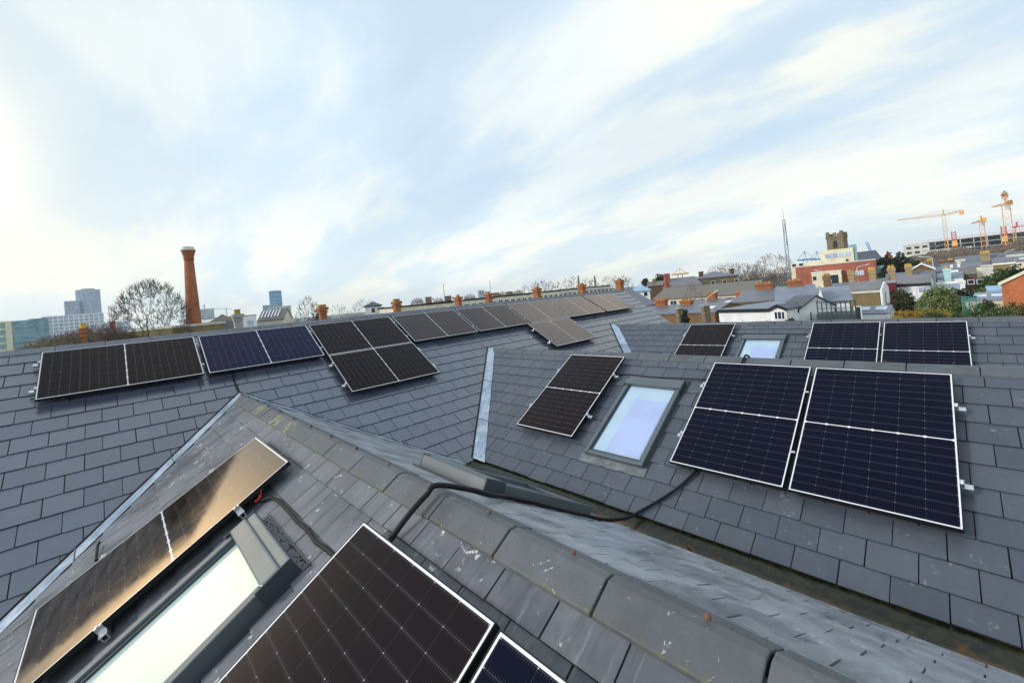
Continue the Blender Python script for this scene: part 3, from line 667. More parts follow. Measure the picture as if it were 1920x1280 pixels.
for nm, c in (('white_render', (.87, .88, .87)), ('cream_render', (.76, .70, .52)), ('pale_render', (.62, .60, .52)), ('olive_render', (.24, .185, .085)), ('grey_render', (.34, .34, .33)), ('tower_grey', (.44, .50, .60)), ('tan_render', (.36, .27, .15)), ('teal_render', (.45, .68, .66)), ('concrete', (.42, .42, .41)), ('steel_grey', (.22, .23, .25)), ('maroon_panel', (.14, .02, .03)), ('white_frame', (.82, .83, .84)), ('black_trim', (.02, .021, .024)), ('pot_yellow', (.62, .40, .08)), ('pot_orange', (.46, .24, .09)), ('lamp_steel', (.62, .63, .62)), ('crane_yellow', (.80, .44, .15)), ('crane_red', (.62, .06, .08)), ('crane_blue', (.18, .42, .72)), ('mast_grey', (.26, .29, .36)), ('railing_dark', (.05, .07, .08)), ('fence_teal', (.07, .30, .29)), ('window_grey', (.30, .33, .36)), ('moss_yellow', (.30, .26, .06)), ('blue_felt', (.32, .46, .62))): plain(nm, c, .8, 0, .12, .8, .3)
def roofmat(name, c, c2=None):
    g = G(name); c2 = c2 or tuple(x*1.45 for x in c); n = g.noise(.5, 6, .7); n2 = g.noise(3.5, 5, .7, stretch=(1, 1, .6)); w = g.n.new('ShaderNodeTexWave'); w.wave_type = 'BANDS'; w.bands_direction = 'Z'; g.l.new(g.tc.outputs['Object'], w.inputs[0]); w.inputs['Scale'].default_value = 1.6; w.inputs['Distortion'].default_value = .4; w.inputs['Detail'].default_value = 2
    col = g.mix(g.step(n, .38, .65), c, c2); col = g.mix(g.step(n2, .5, .72, 0, .5), col, tuple(x*.55 for x in c)); col = g.mix(g.step(w.outputs[1], .0, .25, .35, 0), col, tuple(x*.4 for x in c))
    MATS[name] = g.set(col, g.step(n, .3, .7, .38, .6), .5); return MATS[name]
roofmat('roof_slate', (.13, .138, .162)); roofmat('roof_blue', (.16, .185, .235)); roofmat('roof_brown', (.125, .108, .088)); roofmat('roof_purple', (.135, .125, .14), (.23, .215, .225)); roofmat('roof_dark', (.065, .072, .088))
g = G('glass_dark'); MATS['glass_dark'] = g.set((.03, .04, .05), .08, .6)
g = G('glass_blue'); n = g.noise(.16, 3, .6); MATS['glass_blue'] = g.set(g.mix(g.step(n, .4, .6), (.08, .20, .30), (.18, .36, .46)), .12, .7)
g = G('glass_sky'); MATS['glass_sky'] = g.set((.10, .33, .55), .15, .7)
g = G('glass_grey'); n = g.noise(.3, 3, .6); MATS['glass_grey'] = g.set(g.mix(g.step(n, .4, .6), (.34, .41, .54), (.52, .60, .72)), .35, .5)
g = G('glass_teal'); MATS['glass_teal'] = g.set((.22, .40, .42), .25, .6)
# --- builders
def solve(L, px, py):                    # point on sightline (px,py) at the height of L
    v = ray(px, py); return v*(L.z/v.z)
def alignX(L, px):                       # same height and same x as L, seen at column px near that height
    best = None
    lo, hi = L.y-400, L.y+400
    for i in range(80):
        mid = (lo+hi)/2; p = Vector((L.x, mid, L.z)); d = p.dot(fwd)
        x = 960+CX+F_PX*p.dot(right)/d if d > .1 else 1e9
        if x > px: lo = mid
        else: hi = mid
    return Vector((L.x, (lo+hi)/2, L.z))
def zfor(x, y, py):                       # height of the point above (x, y) that is seen at image row py
    lo, hi = -60.0, 400.0
    for i in range(60):
        m = (lo+hi)/2; p = Vector((x, y, m)); d = p.dot(fwd); v = 640+CY-F_PX*p.dot(up)/d
        if v > py: lo = m
        else: hi = m
    return lo
def base_frame(L, R):
    ex = Vector((R.x-L.x, R.y-L.y, 0)); w = ex.length; return Vector((L.x, L.y, GROUND)), math.atan2(ex.y, ex.x), w, L.z-GROUND
def window(parent, x, y, z, w, h, pane='glass_dark', frame='white_frame', face='front', nm='window', split=1):
    f = MB(); fr = .07; dp = .05
    def bx(m, a0, a1, b0, b1, c0, c1):      # a along facade, b outwards, c up
        if face == 'front': m.box(x+a0, x+a1, y-b1, y-b0, z+c0, z+c1)
        elif face == 'right': m.box(x+b0, x+b1, y+a0, y+a1, z+c0, z+c1)
        elif face == 'left': m.box(x-b1, x-b0, y+a0, y+a1, z+c0, z+c1)
    bx(f, 0, fr, -.02, dp, 0, h); bx(f, w-fr, w, -.02, dp, 0, h); bx(f, fr, w-fr, -.02, dp, 0, fr); bx(f, fr, w-fr, -.02, dp, h-fr, h)
    for k in range(1, split): bx(f, w*k/split-.03, w*k/split+.03, -.02, dp-.01, fr, h-fr)
    o = f.build(nm, MATS[frame], parent); p = MB(); bx(p, fr, w-fr, .004, .015, fr, h-fr); p.build('pane', MATS[pane], o); return o
def chimney(parent, x, y, z0, w, d, h, pots=2, mat='brick_orange', potm='pot_orange', axis='x', corbel=True, poth=.30):
    if mat == 'brick_orange': poth = .20
    if potm == 'pot_yellow': poth = .42
    m = MB(); m.box(x-w/2, x+w/2, y-d/2, y+d/2, z0-1.0, z0+h)
    if corbel: m.box(x-w/2-.06, x+w/2+.06, y-d/2-.06, y+d/2+.06, z0+h*.62, z0+h*.74).box(x-w/2-.10, x+w/2+.10, y-d/2-.10, y+d/2+.10, z0+h*.80, z0+h+.01)
    c = m.build('chimney', MATS[mat], parent)
    for i in range(pots):
        o = (i-(pots-1)/2)*min(.42, (w if axis == 'x' else d)/max(1, pots)); px_, py_ = (x+o, y) if axis == 'x' else (x, y+o)
        MB().lathe(px_, py_, [(.19, z0+h-.02), (.17, z0+h+.06), (.155, z0+h+poth*.7), (.185, z0+h+poth*.75), (.175, z0+h+poth), (.12, z0+h+poth), (.12, z0+h+poth*.7)], 10).build('chimney_pot', MATS[potm], c)
    return c
def roof_mesh(kind, w, d, z, h, ov=.25, th=.12):
    m = MB(); o = ov
    if kind == 'gable':
        for (a, b) in ((-o, d/2), (d+o, d/2)):
            za = z-h*(o/(d/2)); 
            p = [(-o, a, za), (w+o, a, za), (w+o, b, z+h), (-o, b, z+h)]
            m.poly(p); q = [(x, y, zz+th) for x, y, zz in p]; m.poly(q)
            for i in range(4): j = (i+1) % 4; m.quad(p[i], p[j], q[j], q[i])
    elif kind == 'front':
        for (a, b) in ((-o, w/2), (w+o, w/2)):
            za = z-h*(o/(w/2))
            p = [(a, -o, za), (a, d+o, za), (b, d+o, z+h), (b, -o, z+h)]
            m.poly(p); q = [(x, y, zz+th) for x, y, zz in p]; m.poly(q)
            for i in range(4): j = (i+1) % 4; m.quad(p[i], p[j], q[j], q[i])
    elif kind == 'hip':
        i = min(w, d)/2*.9
        c = [(-o, -o, z), (w+o, -o, z), (w+o, d+o, z), (-o, d+o, z)]
        r = [(i, d/2, z+h), (w-i, d/2, z+h)] if w >= d else [(w/2, i, z+h), (w/2, d-i, z+h)]
        if w >= d: m.quad(c[0], c[1], r[1], r[0]).quad(c[2], c[3], r[0], r[1]).tri(c[1], c[2], r[1]).tri(c[3], c[0], r[0])
        else: m.tri(c[0], c[1], r[0]).quad(c[1], c[2], r[1], r[0]).tri(c[2], c[3], r[1]).quad(c[3], c[0], r[0], r[1])
        b = [(x, y, zz-.18) for x, y, zz in c]
        for k in range(4): j = (k+1) % 4; m.quad(c[k], c[j], b[j], b[k])
        m.poly(b)
    elif kind == 'flat':
        m.box(-.08, w+.08, -.08, d+.08, z, z+.25)
    elif kind == 'mono':
        p = [(-o, -o, z), (w+o, -o, z), (w+o, d, z+h), (-o, d, z+h)]; q = [(x, y, zz+th) for x, y, zz in p]; m.poly(p); m.poly(q)
        for i in range(4): j = (i+1) % 4; m.quad(p[i], p[j], q[j], q[i])
    return m
def house(name, label, L, R, depth, kind='gable', h=2.0, wall='white_render', roof='roof_slate', wins=(), chims=(), cat='house', group=None, ov=.25, z0=None, trim=None, skylights=()):
    loc, rz, w, ze = base_frame(L, R); t = thing(name, label, cat, loc, rz, group)
    def loc2(x, y): return loc.x+math.cos(rz)*x-math.sin(rz)*y, loc.y+math.sin(rz)*x+math.cos(rz)*y
    if isinstance(h, tuple):                # ('py', row): ridge seen at that image row
        q_ = loc2(w/2, depth/2); h = max(.3, zfor(q_[0], q_[1], h[1])-GROUND-ze)
    m = MB(); m.box(0, w, 0, depth, 0 if z0 is None else z0, ze)
    if kind == 'gable':
        for x in (0, w): m.tri((x, 0, ze), (x, depth, ze), (x, depth/2, ze+h))
    if kind == 'front':
        for y in (0, depth): m.tri((0, y, ze), (w, y, ze), (w/2, y, ze+h))
    if kind == 'mono': m.quad((0, depth, ze), (w, depth, ze), (w, depth, ze+h), (0, depth, ze+h)).tri((0, 0, ze), (0, depth, ze), (0, depth, ze+h)).tri((w, 0, ze), (w, depth, ze), (w, depth, ze+h))
    m.build('wall', MATS[wall], t)
    rf = roof_mesh(kind, w, depth, ze, h, ov).build('roof', MATS[roof], t)
    if trim:
        o = ov; tm = MB()
        if kind == 'front':
            za = ze-h*(o/(w/2))
            for a, b in ((-o, w/2), (w+o, w/2)): tm.quad((a, -o-.02, za-.10), (b, -o-.02, ze+h-.10), (b, -o-.02, ze+h+.16), (a, -o-.02, za+.16))
        else: tm.box(-o, w+o, -o-.06, -o-.015, ze-.30, ze-.02)
        tm.build('fascia', MATS[trim], t)
    for (x, drop, ww, hh, *ex) in wins:
        face = ex[0] if ex else 'front'; pane = ex[1] if len(ex) > 1 else 'glass_dark'; fr = ex[2] if len(ex) > 2 else 'white_frame'; sp = ex[3] if len(ex) > 3 else 1
        if face == 'front': window(t, x, 0, ze-drop-hh, ww, hh, pane, fr, 'front', split=sp)
        elif face == 'right': window(t, w, x, ze-drop-hh, ww, hh, pane, fr, 'right', split=sp)
    for (x, y, zz, cw, cd, ch, pots, mt, pm, ax) in chims:
        if isinstance(x, str): x = w*float(x)
        if zz is None: zz = h-.25 if kind != 'hip' else h*.7
        if isinstance(ch, tuple): q_ = loc2(x, y); ch = max(.4, zfor(q_[0], q_[1], ch[1])-GROUND-(ze+zz)-(.3 if pots else 0))
        chimney(t, x, y, ze+zz, cw, cd, ch, pots, mt, pm, ax)
    for (x, v, sw, sh) in skylights:        # roof windows on the front slope
        if isinstance(x, str): x = w*float(x)
        run = depth/2 if kind in ('gable', 'hip') else depth; sl = math.atan2(h, run); 
        y0, z0_ = run*v, ze+h*v+.14; dy, dz = sh*math.cos(sl), sh*math.sin(sl); ny, nz = -math.sin(sl)*.07, math.cos(sl)*.07
        k = MB(); p = [(x, y0, z0_), (x+sw, y0, z0_), (x+sw, y0+dy, z0_+dz), (x, y0+dy, z0_+dz)]; q = [(a, b+ny, c+nz) for a, b, c in p]; k.poly(q)
        for i in range(4): j = (i+1) % 4; k.quad(p[i], p[j], q[j], q[i])
        k.build('roof_window', MATS['blind'], t)
    return t
def lattice(m, a, b, w, n, up_=Vector((0, 0, 1)), bw=.12, w2=None):
    a, b = Vector(a), Vector(b); t = (b-a).normalized(); s = t.cross(up_)
    if s.length < .1: s = t.cross(Vector((1, 0, 0)))
    s.normalize(); v = s.cross(t); w2 = w if w2 is None else w2
    def c(i, k): ww = w+(w2-w)*k/n; return a.lerp(b, k/n)+s*ww/2*(-1 if i in (0, 3) else 1)+v*ww/2*(-1 if i < 2 else 1)
    for i in range(4): m.bar(c(i, 0), c(i, n), bw)
    for k in range(n):
        for i in range(4): j = (i+1) % 4; m.bar(c(i, k), c(j, k+1), bw*.6) if (k+i) % 2 else m.bar(c(j, k), c(i, k+1), bw*.6)
    return m
def tower_crane(label, mast, topy, ja, jb, d, col='crane_yellow', wm=1.6, group='tower cranes on the construction site', bot=None):
    top = at(mast, topy, d); t = thing('tower_crane', label, 'tower crane', (top.x, top.y, GROUND), 0, group); H = top.z-GROUND
    lattice(MB(), (0, 0, 0), (0, 0, H), wm, max(6, int(H/3)), Vector((0, 1, 0)), .15).build('mast', MATS[col], t)
    o = Vector((top.x, top.y, GROUND))
    a = at(ja[0], ja[1], d*ja[2])-o; b = at(jb[0], jb[1], d*jb[2])-o
    c = Vector((0, 0, H)); 
    lattice(MB(), c, a, 1.2, 14, Vector((0, 0, 1)), .13, .6).build('jib', MATS[col], t)
    lattice(MB(), c, b, 1.2, 5, Vector((0, 0, 1)), .16, 1.1).build('counter_jib', MATS[col], t)
    MB().box(b.x-1.2, b.x+1.2, b.y-1.0, b.y+1.0, b.z-2.2, b.z+.4).build('counterweight', MATS[col], t)
    MB().box(-.9, .9, -1.4, .4, H-3.0, H-.8).build('cab', MATS['white_frame'], t)
    pk = c+Vector((0, 0, 3.2)); m = MB(); m.bar(c, pk, .5).bar(pk, c.lerp(a, .6), .12).bar(pk, b, .12); m.build('tie_bar', MATS[col], t)
    return t
# --- vegetation
def vegmat(name, c1, c2, rough=.7):
    g = G(name); n = g.noise(.9, 4, .6); i = g.island(); col = g.mix(g.step(n, .35, .65), g.mix(i, c1, c2), g.mix(i, tuple(x*.55 for x in c1), c1)); setin(g.b, 'Subsurface Weight', 0.0); MATS[name] = g.set(col, rough, .3); return MATS[name]
vegmat('leaf_dark', (.018, .032, .014), (.045, .065, .024)); vegmat('leaf_olive', (.035, .045, .016), (.085, .085, .032)); vegmat('leaf_green', (.05, .085, .022), (.115, .15, .045)); vegmat('leaf_yellow', (.40, .26, .04), (.55, .36, .07)); vegmat('leaf_hedge', (.045, .085, .02), (.11, .17, .045)); vegmat('leaf_light', (.16, .20, .06), (.30, .34, .13))
vegmat('twig_brown', (.17, .125, .088), (.28, .215, .16)); vegmat('twig_red', (.20, .135, .105), (.30, .21, .17)); vegmat('bark', (.075, .062, .045), (.12, .10, .075)); vegmat('dry_plant', (.20, .17, .11), (.34, .30, .21)); vegmat('bark_pale', (.14, .12, .10), (.21, .185, .155))
def branches(rnd, loc, height, spread, levels=5, r0_=.16, fork=3, minr=.012, trunk_frac=.25, droop=0.0, upw=.35):
    tm, cm = MB(), MB()
    def grow(p, dvec, ln, r, lev):
        q = p; pts = [p]; dd = dvec.copy()
        for k in range(3):
            dd = (dd+Vector((rnd.uniform(-.22, .22), rnd.uniform(-.22, .22), rnd.uniform(-.10, .16)))).normalized(); q = q+dd*ln/3; pts.append(q)
        r1 = max(minr*.7, r*.62); (tm if lev <= 1 else cm).tube(pts, r, 6 if lev < 2 else 3, r1)
        if lev >= levels: return
        n = fork if lev > 0 else fork+2
        for i in range(n):
            f = rnd.uniform(.45, 1.0) if i else 1.0; base = pts[1].lerp(pts[3], f) if f < 1 else pts[3]
            az = rnd.uniform(0, 6.28); sp = rnd.uniform(.35, .95)*spread
            nd = (dd + Vector((math.cos(az)*sp, math.sin(az)*sp, rnd.uniform(-.15, upw)))).normalized()
            grow(base, nd, ln*rnd.uniform(.62, .82), max(minr, r1*rnd.uniform(.7, .95)), lev+1)
    grow(Vector((0, 0, 0)), Vector((rnd.uniform(-.05, .05), 0, 1)), height*trunk_frac, r0_, 0)
    return tm, cm
def crown_branches(rnd, H, W, n, r0_, minr, zc=.60, rz=.42, trunk=.20, nseg=3):
    """limbs that fork again and again until they reach n twig tips spread through an ellipsoid crown"""
    tm, cm = MB(), MB(); T = []
    while len(T) < n:
        p = Vector((rnd.uniform(-1, 1), rnd.uniform(-1, 1), rnd.uniform(-1, 1)))
        if .25 < p.length < 1 and (p.z > -.75): p = p.normalized()*p.length**.28; T.append(Vector((p.x*W/2, p.y*W/2, H*(zc+rz*p.z*.95))))
    def tube(p, q, ra, rb, lev):
        L = (q-p).length; pts = [p]
        for k in range(1, nseg): pts.append(p.lerp(q, k/nseg)+Vector((rnd.uniform(-1, 1), rnd.uniform(-1, 1), rnd.uniform(-.6, 1)))*L*.05)
        pts.append(q); (tm if lev <= 1 else cm).tube(pts, ra, 6 if lev < 3 else 3, rb)
    def grow(p, ts, r, lev):
        if len(ts) <= 2:
            for t in ts:
                tube(p, t, max(minr, r*.7), minr*.7, lev+1); out = (t-Vector((0, 0, H*trunk))).normalized(); L = (W+H*rz)*.045
                for k in range(3):
                    dv = (out*1.2+Vector((rnd.uniform(-1, 1), rnd.uniform(-1, 1), rnd.uniform(-.3, 1)))*.7).normalized(); q = t.lerp(p, rnd.uniform(0, .5)); cm.tube([q, q+dv*L*rnd.uniform(.5, 1.1)], minr*.7, 3, minr*.45)
            return
        k = 2 if len(ts) < 40 or lev > 0 else 6
        cs = rnd.sample(ts, min(k, len(ts)))
        for it in range(3):
            gr = [[] for _ in cs]
            for t in ts: gr[min(range(len(cs)), key=lambda i: (t-cs[i]).length)].append(t)
            cs = [sum(g_, Vector())/len(g_) if g_ else cs[i] for i, g_ in enumerate(gr)]
        for g_ in gr:
            if not g_: continue
            c = sum(g_, Vector())/len(g_); f = rnd.uniform(.34, .52); q = p.lerp(c, f); q.z += (c-p).length*.05
            rr = max(minr, r*(len(g_)/len(ts))**.45); tube(p, q, rr, max(minr, rr*.75), lev+1); grow(q, g_, max(minr, rr*.75), lev+1)
    b = Vector((0, 0, H*trunk)); tube(Vector((0, 0, 0)), b, r0_, r0_*.8, 0); grow(b, T, r0_*.8, 0)
    return tm, cm
def bare_tree(label, px, py_top, d, seed, spread=.8, levels=5, group=None, twig='twig_brown', fork=3, rad_=.16, name='bare_tree', cat='tree', minr=.012, tf=.27, base_z=None, upw=.35, width=None, n=None):
    top = at(px, py_top, d); gz = GROUND if base_z is None else base_z; rnd = random.Random(seed)
    t = thing(name, label, cat, (top.x, top.y, gz), 0, group); H = top.z-gz
    tm, cm = crown_branches(rnd, H, width or H*.45*spread/.6, n or (260 if levels < 6 else 600), rad_, minr, trunk=tf)
    tm.build('trunk', MATS['bark'], t); cm.build('crown', MATS[twig], t); return t
def leaf_cloud(m, rnd, c, rx, ry, rz, n, sz, flat=0.0):
    for i in range(n):
        while True:
            p = Vector((rnd.uniform(-1, 1), rnd.uniform(-1, 1), rnd.uniform(-1, 1)))
            if p.length < 1: break
        p = p*(0.55+.45*rnd.random()**.3)/max(.3, p.length**.35) if rnd.random() < .6 else p
        q = Vector((c[0]+p.x*rx, c[1]+p.y*ry, c[2]+p.z*rz)); a = Vector((rnd.uniform(-1, 1), rnd.uniform(-1, 1), rnd.uniform(-1, 1))).normalized(); b = a.cross(Vector((rnd.uniform(-1, 1), rnd.uniform(-1, 1), rnd.uniform(-1, 1)))).normalized()
        s = sz*rnd.uniform(.6, 1.4); m.quad(q-a*s-b*s*.3, q+b*s*.55, q+a*s+b*s*.2, q-b*s*.55)
def leafy(label, px, py_top, d, width, height, seed, leaf='leaf_dark', n=2200, sz=.16, name='evergreen_tree', cat='tree', shape='oval', group=None, trunk=.12, clumps=26):
    top = at(px, py_top, d); rnd = random.Random(seed); t = thing(name, label, cat, (top.x, top.y, GROUND), 0, group); H = top.z-GROUND; z0 = H-height
    m = MB(); R = width/2
    if shape == 'shell':                    # clipped round bush: leaves on a lumpy dome
        for k in range(n):
            az = rnd.uniform(0, 6.283); el = math.asin(rnd.uniform(-.25, 1)); lump = 1+.07*math.sin(az*5+el*4)+.06*math.sin(az*9-el*7)+rnd.uniform(-.10, .04)
            q = Vector((math.cos(az)*math.cos(el)*R*lump, math.sin(az)*math.cos(el)*R*lump, z0+height*(.2+.8*math.sin(el)*lump)))
            a = Vector((rnd.uniform(-1, 1), rnd.uniform(-1, 1), rnd.uniform(-.6, 1))).normalized(); b = a.cross(Vector((rnd.uniform(-1, 1), rnd.uniform(-1, 1), rnd.uniform(-1, 1)))).normalized(); s = sz*rnd.uniform(.6, 1.4)
            m.quad(q-a*s-b*s*.3, q+b*s*.55, q+a*s+b*s*.2, q-b*s*.55)
        clumps = 0
    for k in range(clumps):
        while True:
            p = Vector((rnd.uniform(-1, 1), rnd.uniform(-1, 1), rnd.uniform(-1, 1)))
            if p.length < 1: break
        if shape == 'cone': f = (p.z+1)/2; sc_ = 1-.8*f
        elif shape == 'dome': f = max(0, p.z); sc_ = math.sqrt(max(.05, 1-f*f*.9)); 
        else: sc_ = 1
        cr_ = rnd.uniform(.26, .42)
        leaf_cloud(m, rnd, (p.x*R*.75*sc_, p.y*R*.75*sc_, z0+height*(.5+p.z*.40)), R*cr_, R*cr_, height*.18*rnd.uniform(.8, 1.2), n//clumps, sz)
    m.build('crown', MATS[leaf], t)
    tm = MB().tube([(0, 0, 0), (.05, 0, z0*.6), (0, .05, z0+height*.7)], trunk, 7, trunk*.4)
    for k in range(5): a = k*1.3; tm.tube([(0, 0, max(.3, z0+height*.1)), (math.cos(a)*R*.35, math.sin(a)*R*.35, z0+height*.4), (math.cos(a)*R*.6, math.sin(a)*R*.6, z0+height*.6)], trunk*.5, 5, trunk*.15)
    tm.build('trunk', MATS['bark'], t); return t
def twiggy(label, px, py_top, d, width, height, seed, mat='twig_brown', n=1600, name='bare_bush', cat='bush', ln=.9, r=.012, group=None):
    top = at(px, py_top, d); rnd = random.Random(seed); t = thing(name, label, cat, (top.x, top.y, GROUND), 0, group); H = top.z-GROUND; m = MB(); st = MB()
    for i in range(n):
        a = rnd.uniform(0, 6.28); q = math.sqrt(rnd.random()); f = rnd.random(); x, y = math.cos(a)*q*width/2, math.sin(a)*q*width/2
        zt = H - height + height*math.sqrt(max(0, 1-q*q*.85))*(f**.45); p = Vector((x, y, zt)); dv = (Vector((x*.5, y*.5, height*.5))+Vector((rnd.uniform(-1, 1), rnd.uniform(-1, 1), rnd.uniform(-.3, 1)))*width*.22).normalized()*ln*rnd.uniform(.5, 1.2)
        m.tube([p-dv, p-dv*.4+Vector((rnd.uniform(-.06, .06),)*3), p], r, 3, r*.5)
    m.build('crown', MATS[mat], t)
    for k in range(6): a = k*1.05; st.tube([(math.cos(a)*.1, math.sin(a)*.1, 0), (math.cos(a)*width*.2, math.sin(a)*width*.2, H-height*.5)], .07, 5, .02)
    st.build('stem', MATS['bark'], t); return t
def street_lamp(label, px, py_top, d, arm_px, arm_py, pole_r=.06, z_base=None, group='street lamps over the town'):
    top = at(px, py_top, d); t = thing('street_lamp', label, 'street lamp', (top.x, top.y, GROUND), 0, group); H = top.z-GROUND
    e = at(arm_px, arm_py, d)-Vector((top.x, top.y, GROUND))
    MB().tube([(0, 0, 0), (0, 0, H*.6), (0, 0, H)], pole_r, 8, pole_r*.6).build('pole', MATS['lamp_steel'], t)
    MB().tube(smooth_path([(0, 0, H-.1), Vector((0, 0, H)).lerp(e, .3)+Vector((0, 0, .10)), e]), pole_r*.6, 6).build('arm', MATS['lamp_steel'], t)
    dv = (e-Vector((0, 0, H))).normalized(); hs = .5 if d < 40 else .8; m = MB().tube([e-dv*.15*hs, e+dv*.25*hs, e+dv*.5*hs], .11*hs, 8, .06*hs); m.build('lamp_head', MATS['lamp_steel'], t); return t
# ---------------------------------------------------------------- left: offices, towers, stack, big tree
def facade(name, label, pts, z0, z1, floors, glass, slab, every=3.0, cat='office building', group=None, cap=None, mull=.10):
    """block on a polygon plan (list of points, front edges first), with a glazing band per storey between floor slabs and mullions"""
    o = pts[0]; t = thing(name, label, cat, (o.x, o.y, GROUND), 0, group)
    P = [Vector((p.x-o.x, p.y-o.y, 0)) for p in pts]; n = len(P); c = sum(P, Vector())/n
    floors = max(2, round((z1-z0)/(3.6 if floors is None else floors))); fh = (z1-z0)/floors; b = z0-GROUND
    def ring(m, s, za, zb, top=True):
        q = [c+(p-c)*s for p in P]
        for i in range(n): j = (i+1) % n; m.quad((q[i].x, q[i].y, za), (q[j].x, q[j].y, za), (q[j].x, q[j].y, zb), (q[i].x, q[i].y, zb))
        if top: m.poly([(v.x, v.y, zb) for v in q]); m.poly([(v.x, v.y, za) for v in q])
    for k in range(floors): m = MB(); ring(m, .985, b+k*fh, b+(k+1)*fh-.01, True); m.build('window_band', MATS[glass], t)
    for k in range(floors+1): m = MB(); ring(m, 1.0, b+k*fh-fh*.16, b+k*fh+fh*.10); m.build('floor_slab', MATS[slab], t)
    m = MB()
    for i in range(n):
        j = (i+1) % n; L = (P[j]-P[i]).length; kk = max(1, int(L/every))
        for q in range(kk): v = P[i].lerp(P[j], q/kk); v = c+(v-c)*.998; m.box(v.x-mull, v.x+mull, v.y-mull, v.y+mull, b, b+floors*fh)
    m.build('mullions', MATS[slab], t)
    m = MB(); ring(m, .99, 0, b); m.build('base', MATS[slab], t)
    if cap: m = MB(); ring(m, .6, b+floors*fh, b+floors*fh+cap); m.build('plant_room', MATS['steel_grey'], t)
    return t
def plan(a, b, d1, d2, depth, py):      # rectangle plan from pixel columns a..b at distances d1,d2
    A_ = at(a, py, d1); B_ = at(b, py, d1); e = Vector((B_.x-A_.x, B_.y-A_.y, 0)).normalized(); nrm_ = Vector((-e.y, e.x, 0))*depth
    return [A_, B_, B_+nrm_, A_+nrm_]
facade('office_block', 'cream stone office block at the far left edge of the view', plan(-40, 17, 520, 500, 40, 620), GROUND, at(10, 602, 505).z, 6, 'glass_teal', 'cream_render', 9, mull=1.6)
facade('office_block', 'teal glazed office block beside the cream stone block at far left', plan(17, 64, 520, 560, 40, 620), GROUND, at(40, 603, 540).z, 4.2, 'glass_blue', 'glass_teal', 5.0)
facade('office_block', 'dark blue glass office block left of the long grey offices', plan(54, 92, 600, 620, 60, 620), GROUND, at(70, 598.5, 610).z, 4.2, 'glass_blue', 'glass_blue', 5.0)
facade('office_block', 'long grey office block with rows of windows in front of the tall tower', plan(80, 196, 690, 830, 50, 620), GROUND, at(130, 595, 760).z, 4.0, 'glass_grey', 'white_render', 4.0, mull=.5)
tp = plan(125, 152, 920, 940, 40, 620)
facade('tower_block', 'lower grey slab of the twin tower, stepped below the tall curved part', tp, GROUND, at(138, 565, 930).z, 4.2, 'glass_grey', 'tower_grey', 5, 'tower', mull=.6)
a_, b_ = at(146, 600, 930), at(191, 600, 930); e_ = (b_-a_); e_.z = 0; nn_ = Vector((-e_.y, e_.x, 0)).normalized()
cp = [a_+e_*f - nn_*(9*math.sin(math.pi*f)) for f in (0, .14, .3, .5, .7, .86, 1)]+[b_+nn_*36, a_+nn_*36]
facade('tower_block', 'tall curved grey glass tower on the left skyline', cp, GROUND, at(168, 543.5, 930).z, 4.2, 'glass_grey', 'tower_grey', 5, 'tower', mull=.6, cap=2.0)
facade('office_block', 'low pale office block right of the tall tower, behind the red pillar', plan(192, 245, 560, 590, 25, 620), GROUND, at(215, 604, 575).z, 4, 'glass_grey', 'white_render', 5, mull=.4)
rp = at(211, 603, 300); t = thing('red_pillar', 'red painted pillar beside the bare brown bushes at left', 'pillar', (rp.x, rp.y, GROUND)); MB().box(-1.1, 1.1, -1.1, 1.1, 0, rp.z-GROUND).build('shaft', MATS['crane_red'], t); lattice(MB(), (-.6, 0, rp.z-GROUND), (-.6, 0, at(207, 573, 300).z-GROUND), 1.0, 5, Vector((0, 1, 0)), .14).build('lattice_mast', MATS['crane_red'], t)
twiggy('reddish brown bare bush rising behind the left orange chimney pot', 176, 604, 62, 7.2, 4.8, 11, 'twig_red', 3600, r=.020)
twiggy('brown bare bush left of the left orange chimney pot', 128, 617, 58, 6.2, 3.6, 12, 'twig_brown', 3000, r=.020)
twiggy('pale dried plants on the left above the roof ridge', 82, 632, 40, 3.4, 2.0, 13, 'dry_plant', 1300, ln=.5, r=.022)
twiggy('low dark brown scrub at the foot of the large bare tree', 255, 612, 66, 9.5, 3.2, 14, 'twig_brown', 3000, r=.020)
# neighbour with the small orange chimney close behind our ridge
e0 = at(120, 655, 45); e1 = at(200, 645, 45); e1.z = e0.z
house('neighbour_house', 'house just behind the main ridge, only its orange chimney with one yellow pot showing', e0-Vector((0, 0, 1.9)), e1-Vector((0, 0, 1.9)), 5, 'gable', 1.75, 'grey_render', 'roof_slate', chims=[('.47', 2.5, None, .30, .32, ('py', 608), 1, 'brick_orange', 'pot_yellow', 'x')])
bare_tree('large bare tree with a wide crown left of the tall brick stack', 279, 527, 60, 31, .9, 7, twig='bark', rad_=.28, minr=.021, tf=.34, width=7.4, n=1200)
